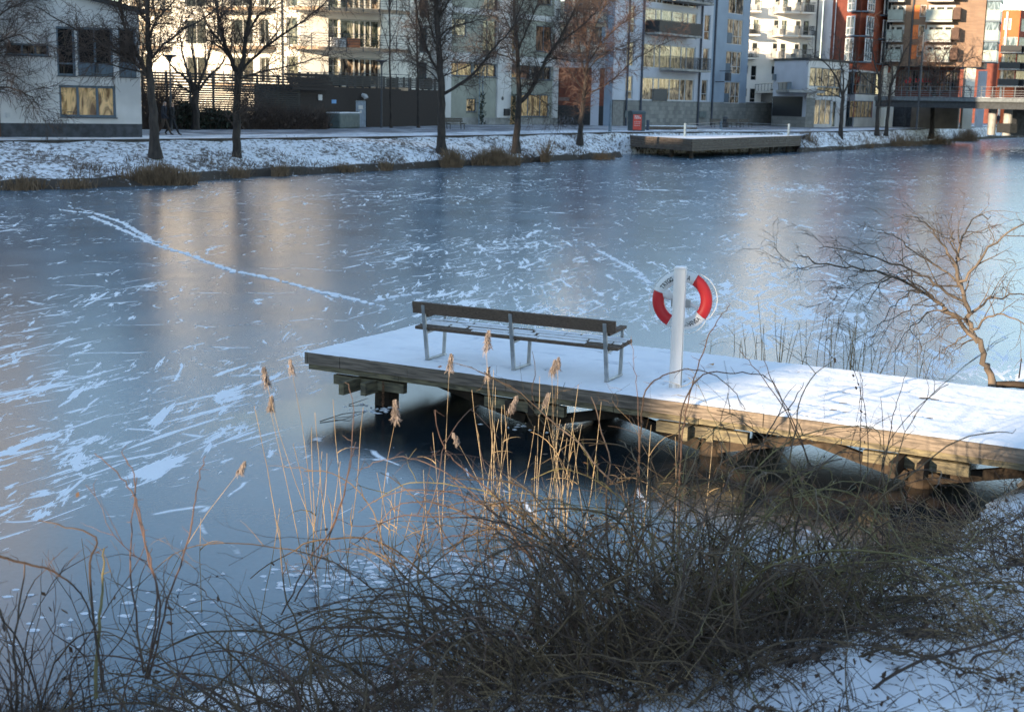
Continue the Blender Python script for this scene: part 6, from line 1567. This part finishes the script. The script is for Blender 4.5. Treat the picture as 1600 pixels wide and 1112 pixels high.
# individual canes that stand out against ice and deck (each grows from the bank)
def wild(lab, lines, Y0, seed, m=0, r=.007, leaves=0, dy=.3, side=.5):
    R = random.Random(seed); T = None; mb = MB(); ml = MB()
    for ln in lines:
        pts = [D(x, y, Y0 + R.uniform(-dy, dy) * 0 + dy * (i / len(ln))) for i, (x, y) in enumerate(ln)]
        P = []
        for i in range(len(pts) - 1):
            a, b = pts[i], pts[i + 1]; pa = pts[i - 1] if i else a * 2 - b; pb = pts[i + 2] if i + 2 < len(pts) else b * 2 - a
            for j in range(5):
                t = j / 5; P.append(.5 * ((2 * a) + (b - pa) * t + (2 * pa - 5 * a + 4 * b - pb) * t * t + (3 * a - pa - 3 * b + pb) * t ** 3) + Vector((R.gauss(0, .004), 0, R.gauss(0, .004))))
        P.append(pts[-1]); mb.tube(P, r, r * .35, M_cane[m], 5)
        for q in P[::1]:
            if R.random() < side: mb.tube(path(q, Vector((R.gauss(0, 1), R.gauss(0, .5), R.gauss(.4, .6))), R.uniform(.02, .09), R, 3, .2, 0), r * .3, r * .15, M_cane[m], 3)
            if leaves and R.random() < leaves: leaf(ml, q + Vector((R.gauss(0, .02), 0, R.gauss(-.02, .02))), R, R.uniform(.015, .03))
    b = pts_base = D(lines[0][0][0], lines[0][0][1], Y0); T = thing('bramble_cane', b, lab, 'bramble', 'long single canes against ice and pier')
    mb.build('stem', T)
    if ml.v: ml.build('leaf', T)
wild('arching dark cane crossing in front of the base of the white post', [[(980, 900), (990, 800), (1000, 700), (1005, 620), (1030, 590), (1070, 577), (1110, 583), (1145, 610), (1165, 640)], [(1050, 860), (1060, 700), (1068, 630), (1100, 585), (1150, 583), (1200, 590), (1228, 640)]], 10.2, 91, 2, .008)
wild('long reddish shoot with hooked tip right of the life ring', [[(1060, 900), (1062, 760), (1068, 660), (1085, 590), (1105, 530), (1122, 500), (1141, 476)]], 10.4, 92, 0, .008)
wild('thin shoot with two withered leaves at the right end of the bench', [[(1010, 880), (1000, 780), (998, 690), (995, 610), (990, 560), (986, 525)]], 10.6, 93, 0, .005, leaves=.2)
wild('pair of straight shoots leaning left before the pier', [[(1330, 880), (1290, 780), (1255, 700), (1220, 630), (1175, 570), (1155, 545)], [(1290, 860), (1262, 720), (1235, 650), (1205, 590), (1195, 560)]], 10.8, 94, 2, .007)
wild('upright twig hung with small dark withered leaves in front of the deck', [[(1350, 860), (1345, 760), (1344, 690), (1346, 640), (1342, 600), (1330, 565)], [(1352, 850), (1356, 700), (1350, 620), (1345, 580)]], 10.9, 95, 2, .005, leaves=.9)
wild('straight reddish shoot right of the leafy twig', [[(1368, 860), (1375, 760), (1392, 670), (1405, 620), (1418, 575)], [(1378, 860), (1382, 720), (1376, 620)]], 10.9, 96, 0, .006)
wild('tall forked reddish shoots rising highest at the left', [[(225, 1060), (250, 960), (235, 880), (218, 800), (200, 760), (170, 725), (148, 708)], [(230, 1060), (245, 930), (232, 860), (212, 790), (208, 740), (190, 706)], [(232, 1060), (262, 940), (292, 850), (305, 780), (312, 740), (321, 712)], [(225, 1050), (205, 900), (206, 830), (214, 745)]], 7.6, 97, 0, .007, side=.3)
wild('long cane entering from the left edge and bending down', [[(-10, 866), (30, 878), (80, 890), (120, 920), (140, 960), (155, 1010), (165, 1080)], [(160, 1080), (140, 900), (150, 840), (90, 820), (60, 812)]], 7.2, 98, 2, .008)
wild('broken straw coloured stalk standing at the left', [[(150, 1090), (155, 980), (160, 910), (163, 856)]], 7.2, 99, 3, .012, side=.1)
wild('red cane rising between the reeds and the middle brambles', [[(440, 960), (480, 880), (520, 820), (540, 760), (550, 700), (552, 640), (545, 600)], [(460, 940), (500, 870), (530, 800), (545, 730), (556, 690)]], 8.6, 100, 0, .006)
wild('arching reddish canes reaching left above the middle ice', [[(880, 960), (820, 860), (760, 790), (700, 740), (640, 715), (600, 718), (560, 735)], [(900, 960), (840, 880), (760, 820), (680, 785), (620, 790), (590, 830), (600, 880)], [(860, 930), (800, 830), (740, 780), (660, 765), (600, 775), (560, 800)], [(880, 940), (800, 800), (720, 730), (690, 690), (680, 640)]], 9.3, 101, 0, .007)
wild('yellow green runners curling over the snowy bank', [[(1330, 890), (1290, 850), (1262, 810), (1270, 780), (1300, 750), (1290, 730), (1250, 740), (1200, 735), (1140, 735)], [(1180, 930), (1260, 910), (1330, 905), (1400, 895), (1450, 885)], [(1210, 945), (1300, 925), (1380, 910), (1440, 900)], [(1340, 900), (1370, 800), (1385, 760), (1400, 700)]], 9.6, 102, 3, .007)
wild('yellowish thin cane crossing the dark water under the deck', [[(1000, 900), (1040, 800), (1090, 760), (1150, 740), (1200, 735), (1260, 733)], [(980, 880), (1030, 760), (1090, 700), (1140, 650), (1180, 655)]], 9.8, 103, 3, .005)

# ---- ground cover: dead grass and leaf tangle (nobody could count it)
def litter(name, lab, n_, x0, x1, y0, y1, seed, m, hh, dens_f=None, rr=.003, kind='stuff'):
    R = random.Random(seed); mb = MB(); k = 0
    while k < n_:
        x, y = R.uniform(x0, x1), R.uniform(y0, y1)
        s = shore_y(x) - y
        if s < -.25 or s > 9: k += .02; continue
        if mnoise.noise(Vector((x * .9, y * .9, seed))) + (.25 if x < 1.8 else -.14) < R.uniform(-.25, .35): k += .02; continue
        z = max(0, near_z(x, y)); a = R.uniform(0, 2 * PI); q = path(Vector((x, y, z - .01)), Vector((math.cos(a), math.sin(a), R.uniform(.1, 1.1))), hh * R.uniform(.3, 1.3), R, 3, .25, -.15)
        mb.tube(q, rr, rr * .4, m, 3); k += 1
    return tag(mb.build(name), lab, None, kind='stuff')
litter('dead_grass', 'matted dead grass and stalks showing through the snow of the near bank', 5000, -5, 5.8, 5.6, 14.4, 5, M_reedl, .22)
litter('twig_litter', 'dark twig and leaf litter on the near bank', 9000, -5, 6.2, 5.6, 15, 6, M_cane[2], .30, rr=.0035)
def straw(lab, x0, x1, y0, y1, n_, seed):
    R = random.Random(seed); mb = MB()
    for _ in range(n_):
        p = Vector((R.uniform(x0, x1), R.uniform(y0, y1), 0)); p.z = max(0, near_z(p.x, p.y)) + R.random() * .2; a = R.gauss(2.6, .9)
        q = path(p, Vector((math.cos(a), math.sin(a), R.uniform(.1, 1.2))), R.uniform(.25, .9), R, 6, .16, -.10); mb.tube(q, .0035, .0012, M_reedl, 3)
    o = mb.build('grass_clump'); return tag(o, lab, 'grass', 'bent straw coloured grass among the brambles', 'thing')
straw('bent straw grass below the white post', 1.5, 2.6, 9.2, 10.6, 260, 1)
straw('bent straw grass on the snowy bank below the last pile', 3.2, 4.4, 10.2, 12.2, 200, 2)
straw('bent straw grass at the bottom middle', -.3, 1.2, 7.0, 8.4, 160, 3)
straw('bent straw grass at the bottom right corner', 2.8, 4.2, 7.2, 8.8, 160, 4)
def leaflitter(n_, seed):
    R = random.Random(seed); mb = MB()
    for _ in range(n_):
        x, y = R.uniform(-4.5, 6), R.uniform(6, 14.5)
        if shore_y(x) - y < -.1: continue
        if mnoise.noise(Vector((x * 1.2, y * 1.2, 3.3))) < .05: continue
        leaf(mb, Vector((x, y, near_z(x, y) + R.uniform(0, .10))), R, R.uniform(.018, .045))
    return tag(mb.build('leaf_litter'), 'withered brown leaves scattered in the brambles and snow', None, kind='stuff')
leaflitter(9000, 7)
# yellow leaf on the deck near the post, small twigs frozen in the ice
p = U(1102, 572, .74); mb = MB(); mb.poly([p, p + Vector((.05, .04, .02)), p + Vector((.11, .02, .01)), p + Vector((.13, .07, .03)), p + Vector((.05, .10, .0))], mat('yellow_leaf', (.55, .26, .06), .7)); o = mb.build('fallen_leaf'); tag(o, 'yellow brown leaf lying on the deck snow right of the post', 'leaf')
mb = MB(); R = random.Random(3)
a, b = U(500, 658, .01), U(570, 642, .01); mb.tube([a, a.lerp(b, .5) + Vector((0, 0, .03)), b], .007, .004, M_cane[2], 5); mb.tube([a.lerp(b, .3), a.lerp(b, .5) + Vector((.1, -.1, .02)), b + Vector((-.1, -.05, 0))], .005, .003, M_cane[2], 4); mb.tube([U(545, 632, .01), U(575, 622, .05)], .006, .003, M_cane[2], 4)
o = mb.build('frozen_twig'); tag(o, 'dark twig frozen into the ice beside the first pile', 'twig')

# crumbs of snow and ice frozen around the reed and shrub feet
R = random.Random(12); mb = MB()
for (x, y, s, n_) in ((500, 905, .35, 90), (612, 885, .2, 50), (800, 882, .4, 70), (690, 890, .3, 40), (875, 870, .35, 50), (70, 965, .5, 25), (230, 960, .6, 25), (760, 905, .5, 30), (590, 640, .25, 25), (845, 665, .3, 25)):
    c_ = U(x, y, 0)
    for _ in range(n_):
        p = c_ + Vector((R.gauss(0, s), R.gauss(0, s * .6), 0)); r = R.uniform(.008, .04); h = R.uniform(.005, .022); p.z = max(.001, near_z(p.x, p.y))
        ring = [(p.x + r * R.uniform(.6, 1.3) * math.cos(q * PI / 3) * 1.4, p.y + r * R.uniform(.6, 1.3) * math.sin(q * PI / 3), p.z) for q in range(6)]; top = (p.x, p.y, p.z + h)
        for q in range(6): mb.poly([ring[q], ring[(q + 1) % 6], top], M_snow)
tag(mb.build('ice_crumbs'), 'crumbs of snow and broken ice around reed feet and piles', None, kind='stuff')
